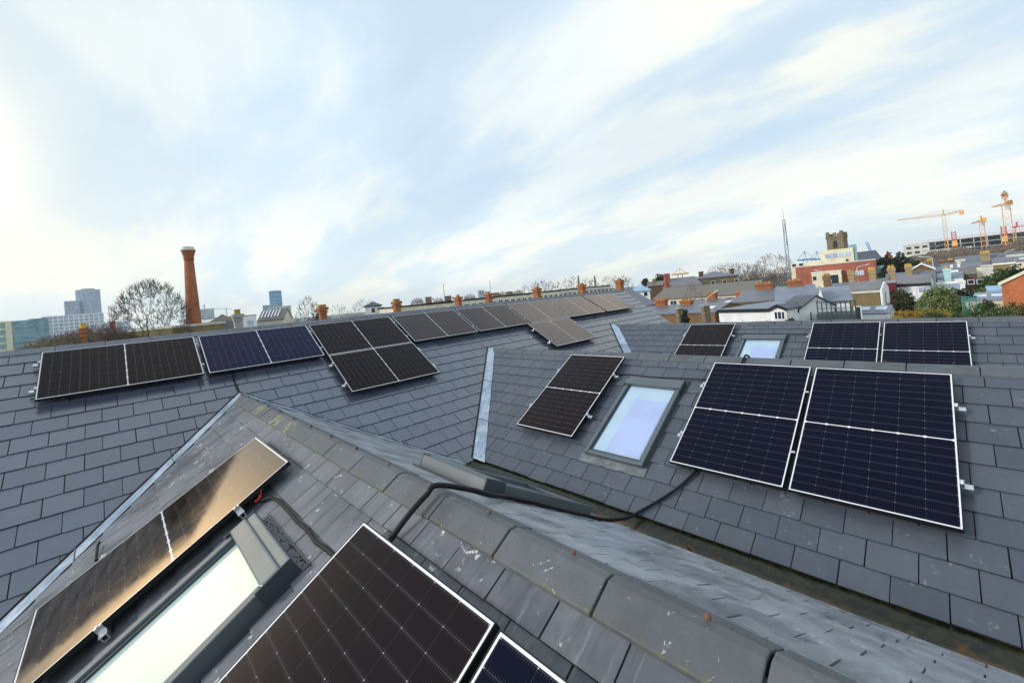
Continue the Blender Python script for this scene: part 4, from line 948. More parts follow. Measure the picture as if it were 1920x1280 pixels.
# tall brick stack
sb = at(364, 610, 62); st_top = at(354.5, 466, 62).z-GROUND
t = thing('brick_stack', 'tall tapering round brick stack with flared top and pale cap on the left skyline', 'chimney stack', (sb.x, sb.y, GROUND))
MB().lathe(0, 0, [(.82, 0), (.74, st_top*.55), (.47, st_top-1.4)], 20).build('shaft', MATS['brick_stack'], t, smooth=True)
MB().lathe(0, 0, [(.47, st_top-1.41), (.52, st_top-1.35), (.52, st_top-1.22), (.50, st_top-1.05), (.66, st_top-.45), (.70, st_top-.25)], 20).build('flared_head', MATS['brick_stack'], t, smooth=True)
MB().lathe(0, 0, [(.76, st_top-.26), (.76, st_top-.16), (.62, st_top-.12), (.58, st_top+.16), (.4, st_top+.18)], 20).build('cap', MATS['pale_render'], t)
L_ = at(322, 615, 58); house('brick_outbuilding', 'long low ochre brick wall building at the foot of the tall stack', L_, solve(L_, 419, 607) if False else at(422, 606, 61), 8, 'flat', 1, 'olive_render', 'pale_render', cat='building')
L_ = at(418, 605, 63); house('flat_roofed_building', 'small dark clad building beside the ochre wall building', L_, at(444, 604, 64), 6, 'flat', 1, 'steel_grey', 'steel_grey', cat='building')
# brown tiled roofs behind, gable with skylight strips, far offices
L_ = at(396, 603, 110); house('house', 'brown tiled house right of the tall stack, far behind', L_, at(438, 598, 110), 7, 'hip', ('py', 589), 'pale_render', 'roof_brown')
L_ = at(412, 596, 150); house('office_block', 'white flat roofed offices with grey windows right of the brown tiled house', L_-Vector((0, 0, 0)), at(480, 587, 160), 14, 'flat', 1, 'white_render', 'steel_grey', [(2+4*i, 1.6, 2.4, 1.5, 'front', 'glass_grey', 'window_grey') for i in range(6)], cat='office building')
L_ = at(372, 596, 420); facade('office_block', 'pale blue glazed office block just right of the tall stack, far off', plan(374, 402, 420, 430, 20, 600), GROUND, at(388, 580, 425).z, 3.6, 'glass_grey', 'pale_render', 4, mull=.3)
L_ = at(484, 602, 70); house('gabled_hall', 'pale hall with brown roof carrying white rooflight strips, beside the bare tree', L_, at(531, 597, 69), 4.5, 'gable', ('py', 581), 'pale_render', 'roof_brown', skylights=[('%.2f' % (.06+.13*i), .2, .16, 1.9) for i in range(6)], cat='hall', ov=.1)
facade('tower_block', 'bright blue glass tower on the skyline right of the tall stack', plan(507, 530, 600, 612, 26, 580), GROUND, at(518, 546, 606).z, 4.5, 'glass_sky', 'blue_felt', 6, 'tower', mull=.2, cap=1.0)
facade('office_block', 'low blue glass block at the foot of the bright blue tower', plan(493, 520, 580, 585, 20, 580), GROUND, at(505, 572, 580).z, 3.6, 'glass_sky', 'pale_render', 6)
facade('office_block', 'cream low block in front of the bright blue tower', plan(505, 545, 500, 505, 20, 580), GROUND, at(525, 574.5, 500).z, 3.6, 'glass_grey', 'cream_render', 6, mull=.5)
bare_tree('bare twiggy tree right of the bright blue tower', 577, 556, 75, 41, .8, 6, fork=3, rad_=.2, minr=.02, tf=.4, width=4.6, n=500)
leafy('dark green evergreen behind the second orange terrace chimney', 598, 576, 60, 3.2, 4.5, 42, 'leaf_dark', 900, .16)
bare_tree('small bare tree just right of the second orange terrace chimney', 628, 570, 80, 43, .8, 5, fork=3, rad_=.16, minr=.014, tf=.22)
bare_tree('bare tree left of the hipped white house', 683, 560, 110, 44, .8, 5, fork=3, rad_=.2, minr=.02, tf=.22)
L_ = at(684, 574, 78); house('house', 'white house with dark hipped roof at left end of the long cream flats', L_, at(714, 570.5, 78), 4, 'hip', .75, 'white_render', 'roof_dark', [(1, .4, .7, .9), (2.6, .4, .7, .9)])
street_lamp('short white street lamp beside the second orange terrace chimney', 636, 584, 34, 643, 578, .05)
# terrace behind the main ridge: eight slate roofed houses with orange stacks
TY = 30.0; TZ = -.36
tw = 5.75
def xat(px, y):
    lo, hi = -50, 400
    for i in range(70):
        mid = (lo+hi)/2; p = Vector((mid, y, TZ)); d = p.dot(fwd); x = 960+CX+F_PX*p.dot(right)/d
        if x < px: lo = mid
        else: hi = mid
    return lo
cxs = [(447, 'left end house of the terrace behind the main ridge, with a grey mossy chimney'), (606, 'terraced house with wide orange brick chimney beside the white street lamp'), (745, 'terraced house with mossy round topped orange chimney below the white hipped house'), (860, 'terraced house with narrow orange chimney where the long cream flats begin'), (917, 'terraced house with slim orange chimney, fifth from the left before the cream flats'), (1008, 'slate roofed terraced house with orange chimney left of the brown roofed one'), (1092, 'brown roofed terraced house with orange chimney, left neighbour of the twin potted one'), (1163, 'terraced house with twin potted orange chimney where the ridge row of panels ends')]
xs = [xat(p, TY) for p, _ in cxs]
for i, (px, lab) in enumerate(cxs):
    x0 = xs[i]-(.7 if i == 0 else (xs[i]-xs[i-1])/2); x1 = xs[i]+((xs[i+1]-xs[i])/2 if i+1 < len(xs) else 2.6)
    L_ = Vector((x0+.01, TY-3.6, TZ-2.25)); R_ = Vector((x1-.01, TY-3.6, TZ-2.25)); sc_ = 1+.085*i
    ch = [(xs[i]-x0, 3.6, 2.15, [.40, .38, .36, .28, .30, .40, .40, .50][i]*sc_, .42*sc_, [1.0, 1.0, 1.0, .95, 1.05, 1.15, 1.2, 1.45][i], 1 if i in (0, 3, 4) else 2, 'grey_render' if i == 0 else 'brick_orange', 'moss_yellow' if i in (0, 2) else 'pot_orange', 'x')]
    house('terraced_house', lab, L_, R_, 7.2, 'gable', 2.2, 'brick_brown', 'roof_brown' if i in (6,) else 'roof_slate', [(1, .5, 1.0, 1.4)], ch, 'house', 'terrace behind the main ridge', ov=.0)
# long cream flats
a_ = Vector((xat(752, 62), 62, .15)); w_ = 13.5
x_ = a_.x; fi = 0
fl = ['left end section of long cream flat roofed flats with black parapet line', 'second section of long cream flats, above the narrow orange chimney', 'third section of long cream flats, between slim orange chimneys', 'fourth section of long cream flats, under the far bare trees', 'fifth section of long cream flats, under the far bare trees left of two dark stacks', 'right end section of long cream flats ending near twin potted chimney']
for i in range(6):
    w_ = (xat(1145, 62)-a_.x)/6
    zt = .10 + .12*i
    L_ = Vector((a_.x+w_*i+.02, 62, zt)); R_ = Vector((a_.x+w_*(i+1)-.02, 62, zt))
    house('flat_block', fl[i], L_, R_, 9, 'flat', 1, 'cream_render' if i < 4 else 'pale_render', 'black_trim', [(1.0+k*w_/6, .55, min(1.3, w_/9), .9, 'front', 'glass_dark', 'white_frame', 2) for k in range(6)], (), 'flats', 'long cream flats behind the terrace')
# far trees, stacks, small far buildings
for i, (px, py, s) in enumerate([(985, 533, 2), (1003, 527, 3), (1016, 522, 4), (1030, 523, 5), (1043, 526, 6), (1062, 520, 7), (1074, 518, 8), (1098, 519, 9), (1112, 521, 10), (1136, 517, 11), (1152, 516, 12), (1166, 515, 13), (1176, 518, 14)]):
    bare_tree(['bare tree at the left end of far skyline row', 'second bare tree from the left in far skyline row', 'tall bare tree left of the dark stacks in far skyline row', 'thin bare tree left of the dark stacks in far skyline row', 'short bare tree above the right part of cream flats', 'bare tree just left of the left dark stack', 'tallest bare tree touching the left dark stack', 'bare tree between the two dark stacks, left one', 'bare tree between the two dark stacks, right one', 'bare tree right of the right dark stack, first of four', 'bare tree right of the right dark stack, second of four', 'bare tree right of the right dark stack, third of four', 'bare tree at the right end of far skyline row'][i], px, py, 200, 50+s, .5, 5, 'bare trees in the far skyline row', rad_=.24, minr=.045, tf=.42, twig='twig_red', width=6, n=150)
for px, lab in ((1084, 'left dark power station stack on far skyline'), (1114.5, 'right dark power station stack on far skyline')):
    p = at(px, 517, 1500); t = thing('power_station_stack', lab, 'chimney stack', (p.x, p.y, GROUND), group='power station stacks'); MB().lathe(0, 0, [(4.2, 0), (3.0, p.z-GROUND)], 14).build('shaft', MATS['bark'], t); MB().lathe(0, 0, [(3.2, p.z-GROUND-6), (3.2, p.z-GROUND)], 14).build('band', MATS['steel_grey'], t)
for i, (px, py, w, lab, mt) in enumerate([(803, 553, 26, 'brown far apartment block left of the cream flats skyline gap', 'brick_brown'), (840, 551, 30, 'far brown brick block with roof plant above cream flats', 'brick_dark'), (902, 541, 34, 'far pale blue glass block above the slim orange chimney', 'glass_grey'), (930, 545, 24, 'far brown block right of the pale blue glass block', 'brick_brown'), (955, 543, 20, 'far dark brown block left of the far tree row', 'brick_dark')]):
    L_ = at(px-6, py+4.6, 330); house('apartment_block', lab, L_, at(px+6, py+3.4, 330), 6, 'flat', 1, mt, 'steel_grey', [(1+2.2*k, 1, 1.2, 1.4) for k in range(3)], cat='apartment block', group='far blocks above the cream flats')
for i, (px, py, lab) in enumerate([(782, 556, 'dark bushy far tree left of the cream flats skyline'), (822, 556, 'brown bushy far tree between far brown blocks'), (880, 549, 'brown bushy far tree left of the pale blue glass block'), (942, 544, 'brown bushy far tree by the far brown block'), (970, 541, 'brown bushy far tree where the far row begins')]):
    twiggy(lab, px, py, 260, 9, 6, 70+i, 'twig_brown', 420, 'bare_tree', 'tree', 1.6, .06, 'bushy far trees above the cream flats')
for i, (px, py, jx, jy, lab) in enumerate([(424, 578, 395, 579, 'distant tower crane right of the tall brick stack'), (383, 571, 378, 576, 'tiny distant crane beside the tall brick stack'), (831, 532, 833, 545, 'tiny distant mast above the cream flats, left one'), (918, 526, 921, 538, 'tiny distant crane mast above the slim orange chimney')]):
    p = at(px, py, 700); t = thing('distant_crane', lab, 'crane', (p.x, p.y, GROUND), group='distant cranes on the skyline'); H = p.z-GROUND
    lattice(MB(), (0, 0, 0), (0, 0, H), 1.0, 10, Vector((0, 1, 0)), .16).build('mast', MATS['steel_grey'], t)
    e = at(jx, jy, 700)-Vector((p.x, p.y, GROUND)); e2 = Vector((0, 0, H))*1.25-e*.25
    if i < 2: MB().bar(e, Vector((0, 0, H-.5)), .35).bar(Vector((0, 0, H-.5)), Vector((0, 0, H-.5))*1.0+(Vector((0, 0, H-.5))-e)*.35, .4).build('jib', MATS['steel_grey'], t)
# ---------------------------------------------------------------- middle: roofs right of the ridge end
def AX(name, label, px0, py0, d, px1, depth, *a, **k):
    L_ = at(px0, py0, d); return house(name, label, L_, alignX(L_, px1), depth, *a, **k)
L_ = at(1183, 546, 75); house('house', 'small house with orange hip tiles and pale blue roof beside the ridge end', L_, at(1218, 542.5, 75), 7, 'hip', ('py', 533), 'white_render', 'blue_felt', [(.6, .3, .7, .8), (2.0, .3, .7, .8)])
L_ = at(1215, 537, 150); house('house', 'dark roofed house below the round dark tree on the skyline', L_, at(1262, 531, 150), 9, 'gable', ('py', 527), 'brick_dark', 'roof_brown', chims=[(2, 4, None, .9, .6, 1.0, 2, 'brick_red', 'pot_orange', 'x')])
leafy('round dark tree on the skyline left of the brick chimney house', 1238, 513, 170, 6.5, 4.6, 81, 'leaf_dark', 1000, .35)
leafy('low dark conifer left of the round dark skyline tree', 1209, 521, 180, 5, 4, 82, 'leaf_dark', 700, .35, shape='cone')
L_ = at(1262, 538, 120); house('long_roofed_hall', 'grey roofed hall with tall tapering brick chimney at its left end', L_, at(1316, 533, 122), 12, 'gable', ('py', 521), 'brick_brown', 'roof_purple', chims=[(-.4, 4, .2, 1.3, 1.3, ('py', 513), 0, 'brick_red', 'pot_orange', 'x')], cat='hall')
L_ = at(1316, 521.5, 125); house('villa', 'large brown stone villa with two dark chimneys left of the bare trees', L_, at(1384, 513, 128), 11, 'hip', 1.6, 'stone_rubble', 'roof_slate', [(2.2+3*k, 1.0, 1.0, 1.6) for k in range(3)], [(1.4, 5, .3, 1.0, .8, 1.6, 0, 'brick_dark', 'pot_orange', 'x'), (9.6, 5, .3, 1.0, .8, 1.6, 0, 'brick_dark', 'pot_orange', 'x')])
L_ = at(1226, 562, 88); house('school_hall', 'very long low hall with moss brown roof and a strip of pale windows', L_, at(1412, 547, 82), 12, 'gable', ('py', 534), 'cream_render', 'roof_brown', [(1.2+2.0*k, .35, 1.3, .9, 'front', 'glass_dark', 'white_frame', 2) for k in range(9)], cat='hall')
bare_tree('slim bare tree in front of the long moss brown hall', 1298, 530, 70, 83, .5, 5, fork=3, rad_=.12, minr=.015, tf=.25, twig='twig_red')
for i, (px, py, s, lab) in enumerate([(1346, 495, 1, 'bare tree left of the mast, leftmost of its skyline group'), (1368, 492, 2, 'second bare tree from the left in the group by the mast'), (1388, 492, 3, 'third bare tree from the left in the group by the mast'), (1410, 496, 4, 'lower bare tree in the middle of the group by the mast'), (1447, 476, 5, 'tallest bare tree beside the mast, with reddish twigs')]):
    bare_tree(lab, px, py, 140, 90+s, .75, 5, 'bare trees beside the lattice mast', rad_=.26, minr=.024, tf=.35, twig='twig_red', width=8 if s < 5 else 11, n=420 if s < 5 else 700)
for i, (px, py, lab) in enumerate([(1330, 507, 'dark scrub tree behind the villa'), (1400, 503, 'brown scrub below the bare trees left of the mast'), (1425, 500, 'olive scrub left of the tallest bare tree'), (1462, 497, 'brown scrub at the foot of the mast')]):
    twiggy(lab, px, py, 150, 9, 6, 100+i, 'twig_brown', 500, 'bare_bush', 'bush', 1.2, .04, 'scrub below the bare trees')
facade('sheds', 'bright blue sheds glimpsed through the bare trees', plan(1393, 1441, 175, 175, 8, 520), GROUND, at(1415, 519, 175).z, 3, 'glass_sky', 'white_render', 3, 'shed')
# terraces with orange twin stacks
# nearest: ridge runs left to right (along world Y), front slope faces us
L_ = at(1196, 588, 44); R_ = at(1262, 583, 43)
def terr(label, px0, py0, d0, px1, py1, d1, depth, h, chim, roof='roof_slate', wall='brick_brown', **k):
    A0 = at(px0, py0, d0); B0 = at(px1, py1, d1); w = math.hypot(B0.x-A0.x, B0.y-A0.y)
    ch = [(str(f), depth/2, None, cw, .75, chh, n, m_, 'pot_orange', 'x') for f, cw, chh, n, m_ in chim]
    return house('terraced_house', label, A0, B0, depth, 'gable', h, wall, roof, chims=ch, group='terraces right of the ridge end', ov=.1, **k)
def TY_(py): return ('py', py)
terr('slate roofed terraced house with orange chimney nearest the roof verge', 1186, 592, 50, 1238, 590, 48.5, 8, TY_(574.5), [(.52, 1.15, TY_(557), 3, 'brick_orange')])
terr('slate roofed terraced house with the second orange chimney right of the verge', 1238.5, 590, 48.4, 1340, 586, 46, 8, TY_(571), [(.20, 1.15, TY_(558), 3, 'brick_orange')], skylights=[(4.4, .3, .7, 1.0)])
terr('grey roofed terraced house with orange chimney beside a white street lamp', 1285, 578, 66, 1345, 573, 64, 8, TY_(561), [(.48, 1.15, TY_(545), 3, 'brick_orange')], roof='roof_purple')
terr('grey roofed terraced house with orange chimney behind the white bay house', 1345.5, 573, 63.9, 1430, 566, 61, 8, TY_(557), [(.20, 1.2, TY_(543), 3, 'brick_orange')], roof='roof_purple', skylights=[(.4, .2, .7, 1.1)])
terr('large grey roofed house with wide orange chimney left of the mast foot', 1378, 568, 58, 1462, 560, 57, 9, TY_(543), [(.5, 1.75, TY_(527), 4, 'brick_orange')])
terr('large blue grey roofed house with wide orange chimney right under the mast', 1455, 566, 54, 1532, 560, 54, 9, TY_(537), [(.52, 1.5, TY_(521), 3, 'brick_orange')], roof='roof_blue')
# dull stub chimneys and evergreen in front
for px, py, d, lab in ((1274, 577, 40, 'grey rendered chimney stub left of the small evergreen shrub'), (1322, 572, 40, 'grey rendered chimney stub right of the small evergreen shrub')):
    p = at(px, py, d); t = thing('chimney_stub', lab, 'chimney', (p.x, p.y, GROUND), -.6); H = p.z-GROUND; MB().box(-.27, .27, -.22, .22, 0, H-.1).build('shaft', MATS['stone_rubble'], t); MB().box(-.31, .31, -.26, .26, H-.1, H).build('cap', MATS['grey_render'], t)
leafy('small evergreen shrub poking up above the far wing ridge at its left part', 1283, 577, 34, 1.0, 1.6, 121, 'leaf_dark', 600, .09, trunk=.04, name='evergreen_shrub', cat='shrub', shape='cone')
# white house with black trimmed hips
LW = at(1347, 580, 46); RW = at(1442, 578.5, 43.5); RW.z = LW.z
house('white_house', 'white house wing with long blank wall and low dark hipped roof', LW, RW, 7, 'hip', ('py', 567), 'white_render', 'roof_blue', (), trim='black_trim', ov=.1)
L2 = at(1443, 581, 41); R2 = at(1474, 580, 40.5); R2.z = L2.z
house('white_house', 'white house projecting bay with triple casement window and black fascia', L2, R2, 5, 'front', ('py', 572), 'white_render', 'roof_dark', [(.3, .12, .85, .7, 'front', 'glass_dark', 'white_frame', 3)], trim='black_trim', ov=.12)
L3 = at(1464, 579, 44); R3 = at(1498, 577, 42.6); R3.z = L3.z
house('white_house', 'white house with dark slate roof and tall white gable facing the deck', L3, R3, 3.4, 'gable', ('py', 556), 'white_render', 'roof_dark', [(.9, .3, .28, 1.0, 'right'), (1.5, .3, .6, 1.0, 'right', 'white_frame')], trim='black_trim', ov=.15)
leafy('dark little topiary bush against the white house wall', 1479, 594, 38.5, .8, .8, 122, 'leaf_dark', 260, .08, 'bush', 'bush', trunk=.03)
L_ = at(1528, 567, 46); house('white_house', 'white gabled house with a steep narrow dormer gable above the dark deck', L_, at(1592, 563.5, 46), 8, 'gable', ('py', 540), 'white_render', 'roof_blue', [(.6, .5, .9, 1.3), (2.6, .5, .5, 1.3)])
p = at(1539, 563, 45.3); t = thing('dormer_gable', 'steep white pointed gable between two grey roofs', 'gable', (p.x, p.y, GROUND), math.atan2(-p.x, p.y)); H = p.z-GROUND
MB().box(-.36, .36, 0, 2.5, H-1.8, H-.6).tri((-.36, 0, H-.6), (.36, 0, H-.6), (0, 0, H+1.2)).build('wall', MATS['white_render'], t); MB().quad((-.46, -.06, H-.8), (-.46, 3, H-.8), (0, 3, H+1.3), (0, -.06, H+1.3)).quad((.46, -.06, H-.8), (.46, 3, H-.8), (0, 3, H+1.3), (0, -.06, H+1.3)).build('roof', MATS['roof_slate'], t)
# roof deck with dark railing
A0 = at(1534, 592, 41); B0 = at(1606, 591, 41); B0.z = A0.z; loc, rz, w, ze = base_frame(A0, B0); t = thing('roof_deck', 'dark roof deck with thin metal railing beside the white houses', 'deck', loc, rz)
MB().box(0, w, 0, 3.5, 0, ze).build('platform', MATS['railing_dark'], t)
m = MB(); m.bar((0, 0, ze+1.05), (w, 0, ze+1.05), .05).bar((0, 0, ze+.55), (w, 0, ze+.55), .03).bar((0, 0, ze+1.05), (0, 3.4, ze+1.05), .05).bar((w, 0, ze+1.05), (w, 3.4, ze+1.05), .05)
for i in range(9): m.bar((w*i/8, 0, ze), (w*i/8, 0, ze+1.05), .05)
m.build('railing', MATS['railing_dark'], t)
# lattice mast
p = at(1467.5, 396, 130); t = thing('lattice_mast', 'tall grey lattice telecom mast with aerials on the skyline', 'mast', (p.x, p.y, GROUND)); H = p.z-GROUND
lattice(MB(), (0, 0, 0), (0, 0, H-2.2), .85, 30, Vector((0, 1, 0)), .06, .5).build('lattice', MATS['mast_grey'], t); MB().tube([(0, 0, H-2.3), (0, 0, H+.6)], .05, 6).build('whip_aerial', MATS['mast_grey'], t)
for k, (z, x) in enumerate(((H-4, .9), (H-5.5, -.9), (H-8, .9), (H-12, -.8), (H-16, .8))): MB().lathe(x, 0, [(.12, z-.9), (.12, z+.9)], 8).box(min(0, x), max(0, x), -.04, .04, z-.05, z+.05).build('aerial', MATS['mast_grey'], t)
street_lamp('white street lamp with bent arm in front of the long moss brown hall', 1323, 562, 60, 1342, 529 if False else 547, .07)
street_lamp('pale street lamp before the cream window block of the brick and cream building', 1552, 512, 90, 1530, 507, .09)
street_lamp('white street lamp in front of the brick and cream building', 1606, 502, 85, 1625, 496.5, .08)
street_lamp('white street lamp with long arm in front of dark evergreens', 1748, 484, 95, 1727, 481.5, .09)
street_lamp('thin white lamp post beside the dark olive tree', 1718, 541, 58, 1725, 539.5, .05)
street_lamp('distant double street lamp on the right against the brown hill', 1884, 474, 140, 1897, 469, .09)
# ---------------------------------------------------------------- right: church, cream building, cranes, houses, gardens
p0 = at(1549, 446, 200); p1 = at(1581.5, 443, 200); p1.z = p0.z
loc, rz, w, ze = base_frame(p0, p1); t = thing('church_tower', 'square rubble stone church tower with battlements and louvred window behind the cream building', 'church tower', loc, rz-.25)
MB().box(0, w, 0, w, 0, ze).build('wall', MATS['stone_rubble'], t)
for i in range(5):
    a = w*i/5+.08
    if i % 2 == 0: m = MB(); m.box(a, a+w/5-.1, -.15, .5, ze, ze+1.5+(0.5 if i in (0, 4) else 0)).box(a, a+w/5-.1, w-.5, w+.15, ze, ze+1.5).box(-.15, .5, a, a+w/5-.1, ze, ze+1.45).box(w-.5, w+.15, a, a+w/5-.1, ze, ze+1.45); m.build('battlement', MATS['stone_rubble'], t)['kind'] = 'stuff'
m = MB(); m.box(-.22, w+.22, -.22, w+.22, ze-.5, ze-.02); m.build('cornice', MATS['stone_rubble'], t)
o = MB(); o.box(w*.38, w*.62, -.06, .02, ze-4.2, ze-1.9); ob = o.build('louvred_window', MATS['black_trim'], t)
MB().tri((w*.38, -.05, ze-1.9), (w*.62, -.05, ze-1.9), (w*.5, -.05, ze-1.1)).build('arch', MATS['black_trim'], ob); MB().box(w*.49, w*.51, -.10, -.06, ze-4.2, ze-1.2).build('mullion', MATS['stone_rubble'], ob)
L_ = at(1608, 492, 195); house('church_nave', 'dark steep slate nave roof of the church right of the teal glass stair', L_, at(1655, 487.8, 197), 12, 'gable', ('py', 472), 'stone_rubble', 'roof_dark', cat='church')
# brick and cream building: stepped blocks
def blk(t, mat, px0, px1, pytop, pyref0, d, dd, depth, name='wall'):
    pass
Lb = at(1491, 500, 112); Rb = at(1641, 489, 111); zt = (Lb.z+Rb.z)/2; Lb.z = Rb.z = at(1565, 494.5, 107).z
loc, rz, w, ze = base_frame(Lb, Rb); t = thing('civic_building', 'stepped civic building with cream upper storeys over a red brick storey', 'building', loc, rz)
MB().box(0, w, 0, 14, 0, ze).build('brick_storey', MATS['brick_red'], t); MB().box(-.1, w+.1, -.1, .4, ze, ze+.25).build('coping', MATS['pale_render'], t)
def fx(px, y0=0.0, z=None, loc=loc, rz=rz, ze=ze):     # local x on the plane y=y0 that is seen at image column px
    z = ze if z is None else z; lo, hi = -80.0, 120.0
    for i in range(60):
        m_ = (lo+hi)/2; p = Vector((loc.x+math.cos(rz)*m_-math.sin(rz)*y0, loc.y+math.sin(rz)*m_+math.cos(rz)*y0, GROUND+z)); d = p.dot(fwd)
        if d < .5 or 960+CX+F_PX*p.dot(right)/d > px: hi = m_
        else: lo = m_
    return lo
zt_ = lambda px, y0, py: zfor(loc.x+math.cos(rz)*fx(px, y0)-math.sin(rz)*y0, loc.y+math.sin(rz)*fx(px, y0)+math.cos(rz)*y0, py)-GROUND
MB().box(fx(1483, 1.2), fx(1546, 1.2), 1.2, 13, 0, zt_(1515, 1.2, 491)).build('cream_wing', MATS['cream_render'], t)
zc_ = zt_(1570, .9, 467.5)
up_ = MB().box(fx(1540, .9), fx(1602, .9), .9, 12.2, ze-.1, zc_).build('cream_block', MATS['cream_render'], t)
za_, zb_ = zt_(1572, .9, 482), zt_(1572, .9, 475)
MB().box(fx(1549, .9), fx(1597, .9), .82, .9, za_, zb_).build('ribbon_window', MATS['glass_grey'], up_)
for a in (1562, 1574, 1586): MB().box(fx(a, .9)-.06, fx(a, .9)+.06, .76, .82, za_, zb_).build('mullion', MATS['white_frame'], up_)
MB().box(fx(1587, .9), fx(1591, .9), .82, .9, ze+.3, ze+.8).build('small_window', MATS['glass_dark'], up_)
MB().box(fx(1602, 1.2)+.02, fx(1608, 1.2), 1.2, 4, 0, zt_(1604, 1.2, 460)).build('glass_stair', MATS['glass_teal'], t)
MB().box(fx(1593, 4), fx(1607, 4), 4, 7, zc_-.5, zt_(1600, 4, 458.5)).build('glass_lantern', MATS['glass_teal'], t)
MB().box(w+.02, w+1.2, 1, 4, 0, ze-1.2).build('glass_annex', MATS['glass_teal'], t)
y1_ = -2.2; zf_ = zt_(1550, y1_, 510)
fb = MB().box(fx(1520, y1_), fx(1575, y1_), y1_, -.02, 0, zf_).build('front_block', MATS['cream_render'], t); MB().box(fx(1520, y1_)-.1, fx(1575, y1_)+.1, y1_-.1, .0, zf_, zf_+.2).build('coping', MATS['white_render'], fb)
MB().box(fx(1522, y1_), fx(1528, y1_), y1_-.06, y1_, zf_-1.5, zf_-.7).build('window', MATS['glass_dark'], fb); MB().box(fx(1556, y1_), fx(1569, y1_), y1_-.06, y1_, zf_-4.6, zf_-.7).build('glazed_opening', MATS['glass_dark'], fb)
for i, a in enumerate((1485, 1498)): window(t, fx(a, 1.2), 1.2, ze+.15, .9, .8)
za_, zb_ = zt_(1610, 0, 516), zt_(1610, 0, 507)
wd = MB().box(fx(1601), fx(1618), -.06, .0, za_, zb_).build('strip_window', MATS['glass_grey'], t)
for a in (1606, 1611, 1615): MB().box(fx(a)-.06, fx(a)+.06, -.10, -.06, za_, zb_).build('mullion', MATS['white_frame'], wd)
# port gantry cranes
for px, lab in ((1508, 'blue port gantry crane left of the cream upper block'), (1531, 'blue port gantry crane touching the cream upper block')):
    p = at(px, 471, 1500); t = thing('gantry_crane', lab, 'port crane', (p.x, p.y, GROUND), -.7, 'blue port cranes'); H = p.z-GROUND; m = MB()
    m.bar((-14, 0, 0), (-5, 0, H*.62), 1.6).bar((14, 0, 0), (5, 0, H*.62), 1.6).bar((-5, 0, H*.62), (0, 0, H), 1.4).bar((5, 0, H*.62), (0, 0, H), 1.4).build('legs', MATS['crane_blue'], t)
    MB().box(-24, 30, -2, 2, H*.58, H*.66).build('boom', MATS['crane_blue'], t); MB().bar((0, 0, H), (28, 0, H*.66), .8).bar((0, 0, H), (-22, 0, H*.66), .8).build('tie_bar', MATS['steel_grey'], t)
p = at(1274, 503, 900); t = thing('gantry_crane', 'yellow shipyard gantry crane on the skyline above the grey roofed hall', 'port crane', (p.x, p.y, GROUND), -.7); H = p.z-GROUND
MB().box(-17, 17, -1.5, 1.5, H-13, H-10).build('boom', MATS['crane_yellow'], t); MB().bar((-9, 0, 0), (-4, 0, H-13), 1.5).bar((9, 0, 0), (4, 0, H-13), 1.5).build('legs', MATS['crane_yellow'], t); MB().bar((-14, 0, H-10), (0, 0, H), .8).bar((14, 0, H-10), (0, 0, H), .8).bar((0, 0, H-10), (0, 0, H), 1.0).build('tie_bar', MATS['crane_yellow'], t)
p = at(1634, 470, 700); e = at(1625, 454, 700)-Vector((p.x, p.y, GROUND)); t = thing('luffing_crane', 'pale blue luffing crane leaning left behind the church roof', 'crane', (p.x, p.y, GROUND)); H = p.z-GROUND
lattice(MB(), (0, 0, H-4), e, 2.0, 8, Vector((0, 1, 0)), .45).build('jib', MATS['crane_blue'], t); MB().box(-2, 2, -2, 2, 0, H-2).build('base', MATS['steel_grey'], t)
# construction site
Ls = at(1729, 452, 420); Rs = at(1930, 436, 420); Rs.z = Ls.z = (Ls.z+Rs.z)/2
loc, rz, w, ze = base_frame(Ls, Rs); t = thing('concrete_frame', 'long unfinished concrete building frame on the hill under yellow cranes', 'building site', loc, rz)
fh = 3.3; nf = 5
for k in range(nf): MB().box(0, w, 0, 22, ze-k*fh-.45, ze-k*fh).build('floor_slab', MATS['concrete'], t)
for k in range(nf-1):
    for i in range(int(w/6)+1): MB().box(i*6, i*6+.6, .4, 1.0, ze-(k+1)*fh, ze-k*fh-.45).build('column', MATS['concrete'], t)
    MB().box(1, w-1, 9, 9.3, ze-(k+1)*fh, ze-k*fh-.45).build('infill_wall', MATS['steel_grey'] if k != 2 else MATS['glass_blue'], t)
m = MB()
for i in range(0, int(w/3)): m.bar((i*3, .1, ze), (i*3, .1, ze+1.1), .10)
m.bar((0, .1, ze+1.1), (w, .1, ze+1.1), .12).build('edge_rail', MATS['crane_red'], t)
MB().box(0, w, -.5, 22, 0, ze-nf*fh+fh-.45).build('base', MATS['pale_render'], t)
Lq = at(1693, 461, 405); Rq = at(1742, 456.5, 405); Rq.z = Lq.z; house('site_building', 'pale unfinished block at the left end of the concrete frame', Lq, Rq, 18, 'flat', 1, 'pale_render', 'concrete', [(1.5+4*k, 1.2+3.4*j, 2.6, 1.8, 'front', 'glass_dark', 'concrete') for k in range(5) for j in range(2)], cat='building site')
Lq = at(1730, 471, 395); Rq = at(1822, 462, 395); Rq.z = Lq.z; house('site_building', 'low pale block with window openings in front of the concrete frame', Lq, Rq, 10, 'flat', 1, 'pale_render', 'concrete', [(2+6*k, .9, 3.4, 1.6, 'front', 'glass_dark', 'concrete') for k in range(8)], cat='building site')
tower_crane('yellow tower crane with long jib reaching left', 1769, 403, (1682, 412.5, 1.0), (1803, 395.5, 1.0), 400)
tower_crane('short orange crane with stubby jib left of the tallest crane', 1840, 414, (1821, 419.5, .97), (1845, 410, 1.0), 390, wm=2.0)
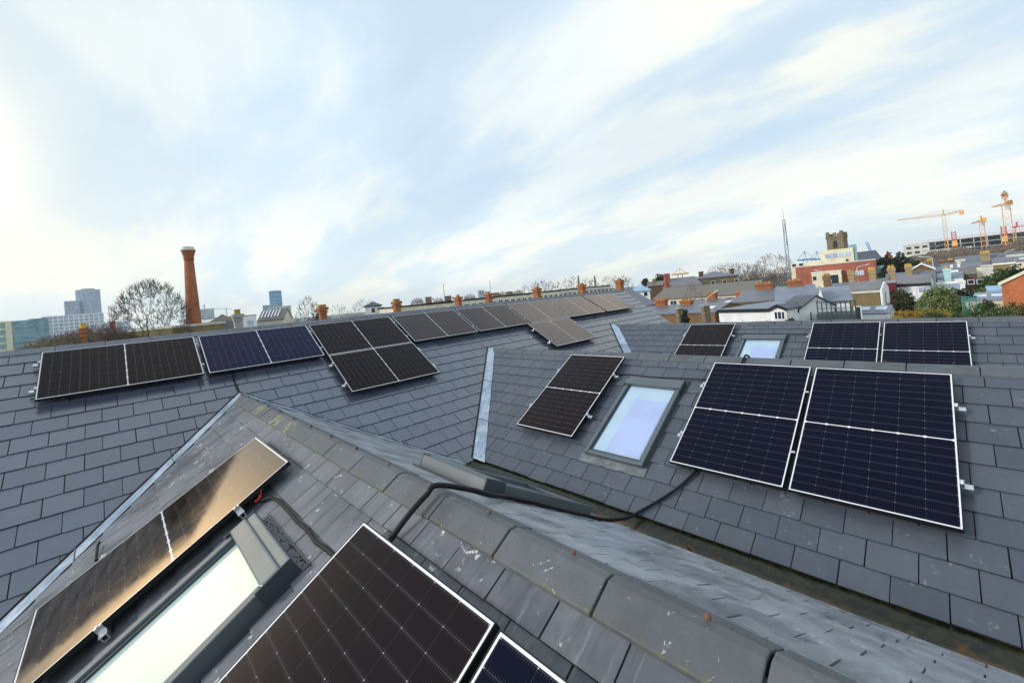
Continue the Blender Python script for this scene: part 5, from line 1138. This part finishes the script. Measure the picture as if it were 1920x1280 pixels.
tower_crane('tallest yellow crane with its jib seen nearly end on', 1885.5, 383, (1861, 388, .9), (1893, 377, 1.02), 360, wm=3.0)
p = at(1883, 357.5, 360); q = at(1885.5, 383, 360); t = thing('crane_top', 'second crane head rising above the tallest yellow crane', 'crane', (q.x, q.y, q.z)); hh = p.z-q.z
lattice(MB(), (0, 0, 3), (-.4, 0, hh-1), 2.0, 5, Vector((0, 1, 0)), .24).build('mast', MATS['crane_yellow'], t); MB().frustum(0, 0, hh*.58, hh*.70, 1.0, 1.0, 2.0, 1.4).build('turntable', MATS['crane_yellow'], t); MB().frustum(-.3, 0, hh*.70, hh, 1.0, .8, .3, .3).build('peak', MATS['steel_grey'], t)
tower_crane('red crane at the right edge with level jib', 1907, 425, (1897, 427, 1.0), (1935, 421.5, 1.0), 430, 'crane_red', 1.8)
for px, py, d, lab in ((1787.5, 434, 400, 'red piling rig mast in front of the concrete frame'), (1881, 424, 395, 'red hoist mast beside the tallest yellow crane')):
    p = at(px, py, d); t = thing('red_hoist', lab, 'hoist', (p.x, p.y, GROUND)); lattice(MB(), (0, 0, 0), (0, 0, p.z-GROUND), 1.9, 14, Vector((0, 1, 0)), .3).build('mast', MATS['crane_red'], t); MB().box(-1.3, 1.3, -1.2, 1.2, p.z-GROUND-9.5, p.z-GROUND-6).build('platform', MATS['crane_yellow'], t)
# hill of bare winter trees (one mass)
rw = random.Random(55); m = MB(); hm = MB()
hill0 = at(1690, 500, 260); hill1 = at(1990, 470, 235); hill1.z = hill0.z
n_ = 24
for i in range(4200):
    f = rw.random(); gx = rw.random(); px = 1712+f*290; dd = 215+gx*90
    crest = 478-(px-1712)*.115 + 5*math.sin(px*.045)+3*math.sin(px*.11+1) + 2*rw.random(); py = crest+ (rw.random()**1.3)*34
    p = at(px, py, dd); dv = Vector((rw.uniform(-.7, .7), rw.uniform(-.7, .7), rw.uniform(.4, 1.2)))*rw.uniform(.8, 1.7)
    m.tube([p-dv, p+Vector((rw.uniform(-.3, .3), rw.uniform(-.3, .3), 0)), p+dv*.6], .10, 3, .04)
wd = m.build('woodland', MATS['twig_brown']); tag(wd, 'brown bare winter wood covering the slope below the building site', 'woodland', kind='stuff')
rows = []
for k in range(4):
    rows.append([at(1700+i*14, [500, 496, 488, 482][k]-(1700+i*14-1700)*.10+(2*math.sin(i*.9+k)), [200, 225, 262, 310][k]) for i in range(24)])
for k in range(3):
    for i in range(23): hm.quad(rows[k][i], rows[k][i+1], rows[k+1][i+1], rows[k+1][i])
for i in range(23): a, b = rows[0][i], rows[0][i+1]; hm.quad((a.x, a.y, GROUND), (b.x, b.y, GROUND), b, a)
g = G('earth'); MATS['earth'] = g.set(g.mix(g.step(g.noise(.12, 6, .7), .35, .65), (.045, .035, .025), (.10, .08, .06)), .95)
tag(hm.build('hill', MATS['earth'], smooth=True), kind='structure')
for i, (px, py, w_, h_, sh, lab) in enumerate([(1652, 487, 7, 6, 'oval', 'dark evergreen right of the brick and cream building'), (1677, 478, 8, 7.5, 'oval', 'tall dark evergreen in the middle of its clump behind the terraces'), (1700, 483, 7, 6.5, 'oval', 'dark evergreen at the right end of its clump beside the long armed lamp'), (1662, 497, 6, 5, 'oval', 'low dark evergreen in front of the evergreen clump')]):
    leafy(lab, px, py, 125 if i < 3 else 112, w_, h_+3, 130+i, 'leaf_dark', 2400, .42, group='dark evergreens behind the terraces', clumps=34)
L_ = at(1656, 487, 150); house('house', 'small orange tiled roof showing between the dark evergreens', L_, at(1676, 485, 150), 6, 'front', 2.2, 'brick_red', 'brick_orange')
# terraces with tan chimneys: each a rear range, axis aligned with our roofs
def tan(label, px, pytop, d, w=1.0, h=3.0, pots=2, mat='brick_brown', pm='pot_yellow', bodyw=5.5, roof='roof_slate'):
    p = at(px, pytop, d); zt = p.z-.42; ztop = zt-h
    L_ = Vector((p.x-1.5, p.y+bodyw/2, ztop-1.4)); R_ = Vector((p.x-1.5, p.y-bodyw/2, ztop-1.4))
    return house('terraced_house', label, L_, R_, 6.5, 'gable', 2.0, 'pale_render', roof, chims=[(bodyw/2, 1.6, .9, w*.62, .55, zt-(L_.z+.9), pots, mat, pm, 'x')], group='terraces with tan chimneys', ov=.1)
tan('terraced house with brown chimney before the cream window block', 1549, 511, 78, 1.25, 3.2, 2, 'brick_brown', 'pot_orange')
tan('terraced house with tan chimney left of the white street lamp on the brick wall', 1594.5, 504, 84, 1.15, 2.4, 3, 'tan_render', 'pot_orange')
tan('terraced house with tan chimney and yellow pots at the right end of the brick storey', 1634, 500.5, 84, 1.1, 2.6, 3, 'tan_render', 'pot_yellow')
tan('terraced house with tan chimney and two yellow pots before the dark evergreens', 1670, 497, 86, 1.25, 2.2, 2, 'tan_render', 'pot_yellow')
tan('terraced house with tan chimney and three yellow pots by the white verge gable', 1702.5, 494.5, 90, 1.15, 1.6, 3, 'tan_render', 'pot_yellow')
tan('terraced house with red brown chimney under the long armed lamp', 1731, 490, 98, 1.2, 2.2, 2, 'brick_brown', 'pot_orange')
tan('terraced house with twin yellow pots behind the red brown chimney', 1742, 485, 112, 1.0, 1.4, 2, 'brick_brown', 'pot_yellow')
tan('far terraced house with dull chimney right of the long armed lamp', 1766, 486, 125, 1.4, 1.2, 2, 'brick_dark', 'pot_orange')
tan('far terraced house with yellow pots above the teal chimney house', 1782, 484, 128, 1.2, 1.2, 2, 'brick_dark', 'pot_yellow')
tan('far terraced house with a single cream pot right of the teal chimney', 1797, 488, 120, .7, .9, 1, 'pale_render', 'cream_render')
tan('far terraced house on the right with a row of yellow pots against the hill', 1846, 470, 135, 2.2, 1.3, 4, 'tan_render', 'pot_yellow')
# olive wall house with white gable
AX('olive_house', 'house with olive rendered wall, purple slate roof and white gable end', 1586, 547, 66, 1648, 7.0, 'gable', ('py', 529), 'olive_render', 'roof_purple', trim='pale_render', ov=.06)
o_ = at(1586, 547, 66); p1_ = alignX(o_, 1648); hh_ = o_.z-GROUND
rz_ = -math.pi/2; q_ = (p1_.x+3.5, p1_.y); hr_ = zfor(q_[0], q_[1], 527.5)-GROUND
t = thing('white_gable_wall', 'white rendered gable end facing right on the olive house', 'gable wall', (p1_.x, p1_.y, GROUND), rz_)
def gp(x): return [(x, -.1, 0), (x, 7.1, 0), (x, 7.1, hh_), (x, 3.5, hr_), (x, -.1, hh_)]
m = MB(); a_, b_ = gp(.07), gp(.27); m.poly(a_); m.poly(b_)
for i in range(5): k_ = (i+1) % 5; m.quad(a_[i], a_[k_], b_[k_], b_[i])
m.build('wall', MATS['white_render'], t); window(t, .27, 2.2, hh_-2.4, .6, 2.0, 'glass_dark', 'window_grey', 'right')
AX('white_house', 'long white house with ribbon window, slate roof and dark red panel by the olive tree', 1679, 534, 76, 1745, 8.0, 'gable', ('py', 517), 'white_render', 'roof_purple', [(2.2, .35, 3.6, .8, 'front', 'glass_grey', 'window_grey', 3), (3.2, .8, .6, 2.2, 'right')], trim='black_trim', ov=.06)
AX('red_panelled_porch', 'dark red slatted porch between the white gable and long white house', 1661, 531, 74, 1678, 2.0, 'flat', .3, 'maroon_panel', 'window_grey', cat='porch')
AX('teal_chimney_house', 'white house with tall pale teal chimney and three small windows', 1757, 524, 92, 1806, 7.0, 'gable', ('py', 512), 'white_render', 'roof_blue', [(2.2, .35, .7, .7), (3.1, .35, .7, .7), (4.0, .35, .7, .7)], chims=[('.42', -.25, -.6, .72, .5, ('py', 500), 1, 'teal_render', 'pot_yellow', 'x')], ov=.06)
AX('white_garden_wall', 'long white garden wall below the teal chimney house', 1757, 533, 80, 1809, .4, 'flat', .1, 'white_render', 'white_render', cat='garden wall')
AX('brick_house', 'dark brick house with brown roof and dark doorway right of the teal chimney', 1799, 516, 95, 1832, 7.0, 'gable', ('py', 504), 'brick_dark', 'roof_brown', [(1.8, .6, .9, 1.9, 'front', 'glass_dark', 'black_trim')], ov=.06)
AX('gabled_house', 'house with white bargeboards peeking over the long white house', 1708, 506, 95, 1750, 7, 'front', ('py', 494), 'brick_brown', 'roof_slate', trim='white_render')
AX('house', 'grey slate roof with white verge stripes left of the far cream houses', 1766, 507, 105, 1812, 7, 'gable', ('py', 497), 'white_render', 'roof_purple', skylights=[('.35', .2, .35, 2.4), ('.65', .2, .35, 2.4)], ov=.06)
AX('house', 'pale stepped house with white gables in front of the hill at right', 1806, 503, 112, 1842, 7, 'gable', ('py', 494), 'cream_render', 'roof_slate', ov=.06)
AX('house', 'olive rendered house with white framed window at right below the hill', 1862, 494, 115, 1905, 8, 'gable', ('py', 484), 'olive_render', 'roof_slate', [('a', .6, 1.6, 1.2, 'front', 'glass_dark', 'white_frame', 2)][:0]+[(2.0, .6, 1.6, 1.0, 'front', 'glass_dark', 'white_frame', 2)], trim='white_render', ov=.06)
AX('house', 'cream house with bay roof at the right edge below the hill', 1906, 491, 112, 1945, 8, 'gable', ('py', 481), 'cream_render', 'roof_slate', skylights=[('.2', .3, .9, .9)], ov=.06)
AX('garden_wall', 'tall concrete garden wall left of the olive house with white window', 1840, 500, 110, 1862, .5, 'flat', .1, 'pale_render', 'pale_render', cat='garden wall')
# long dark roofs at the foot of the hill
AX('long_roofed_house', 'long low dark roofed row at the foot of the brown hill', 1790, 486, 150, 1925, 9, 'gable', ('py', 477), 'pale_render', 'roof_dark', ov=.06)
# brick gable house
p = at(1877, 532, 55); q = at(2105, 510, 52); q.z = p.z; house('brick_gable_house', 'bright orange brick gable with cream bargeboard at the right edge', p, q, 9, 'front', ('py', 478), 'brick_gable', 'roof_brown', [(.8, 4.0, 1.1, .8)], trim='cream_render', ov=.12)
# sheds with rooflights
AX('garden_shed', 'low shed with blue grey roof and two white rooflights behind the teal fence', 1803, 566, 60, 1884, 5, 'mono', ('py', 553), 'cream_render', 'roof_blue', skylights=[('.30', .35, .9, 1.2), ('.74', .35, .9, 1.2)], cat='shed', ov=.06)
AX('garden_shed', 'small shed with pale blue flat roof left of the orange brick gable', 1853, 547, 66, 1886, 4, 'mono', ('py', 541), 'pale_render', 'blue_felt', cat='shed', ov=.06)
AX('low_extension', 'low white extension with slate roof and two white rooflights beside the deck', 1598, 590, 50, 1668, 5, 'gable', ('py', 575), 'white_render', 'roof_blue', skylights=[('.14', .30, .8, 1.1), ('.60', .30, .8, 1.1)], cat='extension', ov=.06)
# gardens
leafy('dark olive tree in front of the white houses', 1690, 540, 55, 2.9, 4.4, 141, 'leaf_olive', 4200, .11, 'garden_tree', clumps=34)
leafy('large rounded pale green bush in the middle of the gardens', 1758, 541, 53, 3.3, 3.9, 142, 'leaf_light', 7000, .10, 'round_bush', 'bush', 'shell')
leafy('dark bush behind the rounded pale green bush', 1794, 541, 62, 3.6, 3.0, 143, 'leaf_dark', 1800, .16, 'bush', 'bush')
leafy('small dark green bush right of the rounded pale green bush', 1800, 573, 50, 2.0, 2.4, 144, 'leaf_hedge', 900, .13, 'bush', 'bush')
leafy('dark green shrubbery above the sheds at right', 1850, 533, 75, 5.5, 3.0, 145, 'leaf_hedge', 1800, .18, 'bush', 'bush')
leafy('green tree in front of the olive house with white window', 1880, 503, 88, 5.5, 5.0, 146, 'leaf_hedge', 2000, .2, 'garden_tree')
leafy('dark tree at the right edge above the orange brick gable', 1912, 494, 84, 4.5, 5.0, 147, 'leaf_dark', 1600, .22, 'garden_tree')
leafy('small dark round bush in front of the rooflight shed', 1851, 562, 52, 1.3, 1.0, 148, 'leaf_dark', 500, .1, 'bush', 'bush')
def hedge(label, px0, py0, d0, px1, py1, d1, thick, hgt, seed, leaf, n, sz, cat='hedge'):
    a = at(px0, py0, d0); b = at(px1, py1, d1); loc = Vector((a.x, a.y, GROUND)); rnd = random.Random(seed); m = MB(); t = thing('hedge', label, cat, loc)
    for i in range(int((b-a).length/.8)+1):
        f = i/max(1, int((b-a).length/.8)); p = a.lerp(b, f)-loc
        leaf_cloud(m, rnd, (p.x, p.y, p.z-hgt/2), .75, thick*.6, hgt*.55*rnd.uniform(.9, 1.1), int(n*2.2), sz*.62)
    m.build('foliage', MATS[leaf], t); tm = MB()
    for i in range(5): p = a.lerp(b, (i+.5)/5)-loc; tm.tube([(p.x, p.y, 0), (p.x, p.y, p.z-.3)], .05, 5)
    tm.build('stem', MATS['bark'], t); return t
hedge('long green hedge along the right edge above the far wing ridge', 1826, 571, 47, 1960, 567, 44, 1.3, 2.4, 151, 'leaf_hedge', 700, .11)
hedge('low golden yellow hedge below the dark olive tree', 1694, 583, 46, 1752, 580, 46, 1.6, 1.6, 152, 'leaf_yellow', 800, .09)
hedge('low green hedge right of the golden yellow hedge', 1748, 583, 45, 1770, 584, 45, 1.4, 1.6, 153, 'leaf_green', 800, .09)
# mesh fence
a = at(1803, 556, 49); b = at(1829, 553, 47); loc, rz, w, ze = base_frame(a, b); t = thing('mesh_fence', 'tall teal mesh fence panels left of the long green hedge', 'fence', loc, rz)
m = MB()
for x in (0, w*.5, w): m.bar((x, 0, 0), (x, 0, ze), .045)
m.bar((0, 0, ze), (w, 0, ze), .035).build('post', MATS['fence_teal'], t)
m = MB()
for i in range(1, 14): m.bar((w*i/14, 0, 0), (w*i/14, 0, ze), .012)
for k in range(1, 30): m.bar((0, 0, ze*k/30), (w, 0, ze*k/30), .010)
m.build('mesh', MATS['fence_teal'], t)
# ---------------------------------------------------------------- thin air haze over the town
hz = MB().box(-900, 2200, -1500, 2600, GROUND-1, 90).build('haze', bpy.data.materials.new('haze'))
hm_ = hz.data.materials[0]; hm_.use_nodes = True; hn = hm_.node_tree.nodes; hn.clear()
pv = hn.new('ShaderNodeVolumePrincipled'); pv.inputs['Color'].default_value = (.80, .88, .95, 1); pv.inputs['Density'].default_value = .00018; pv.inputs['Anisotropy'].default_value = .2
ho = hn.new('ShaderNodeOutputMaterial'); hm_.node_tree.links.new(pv.outputs[0], ho.inputs['Volume'])
tag(hz, kind='stuff', label='thin pale haze hanging over the town and skyline', cat='haze')
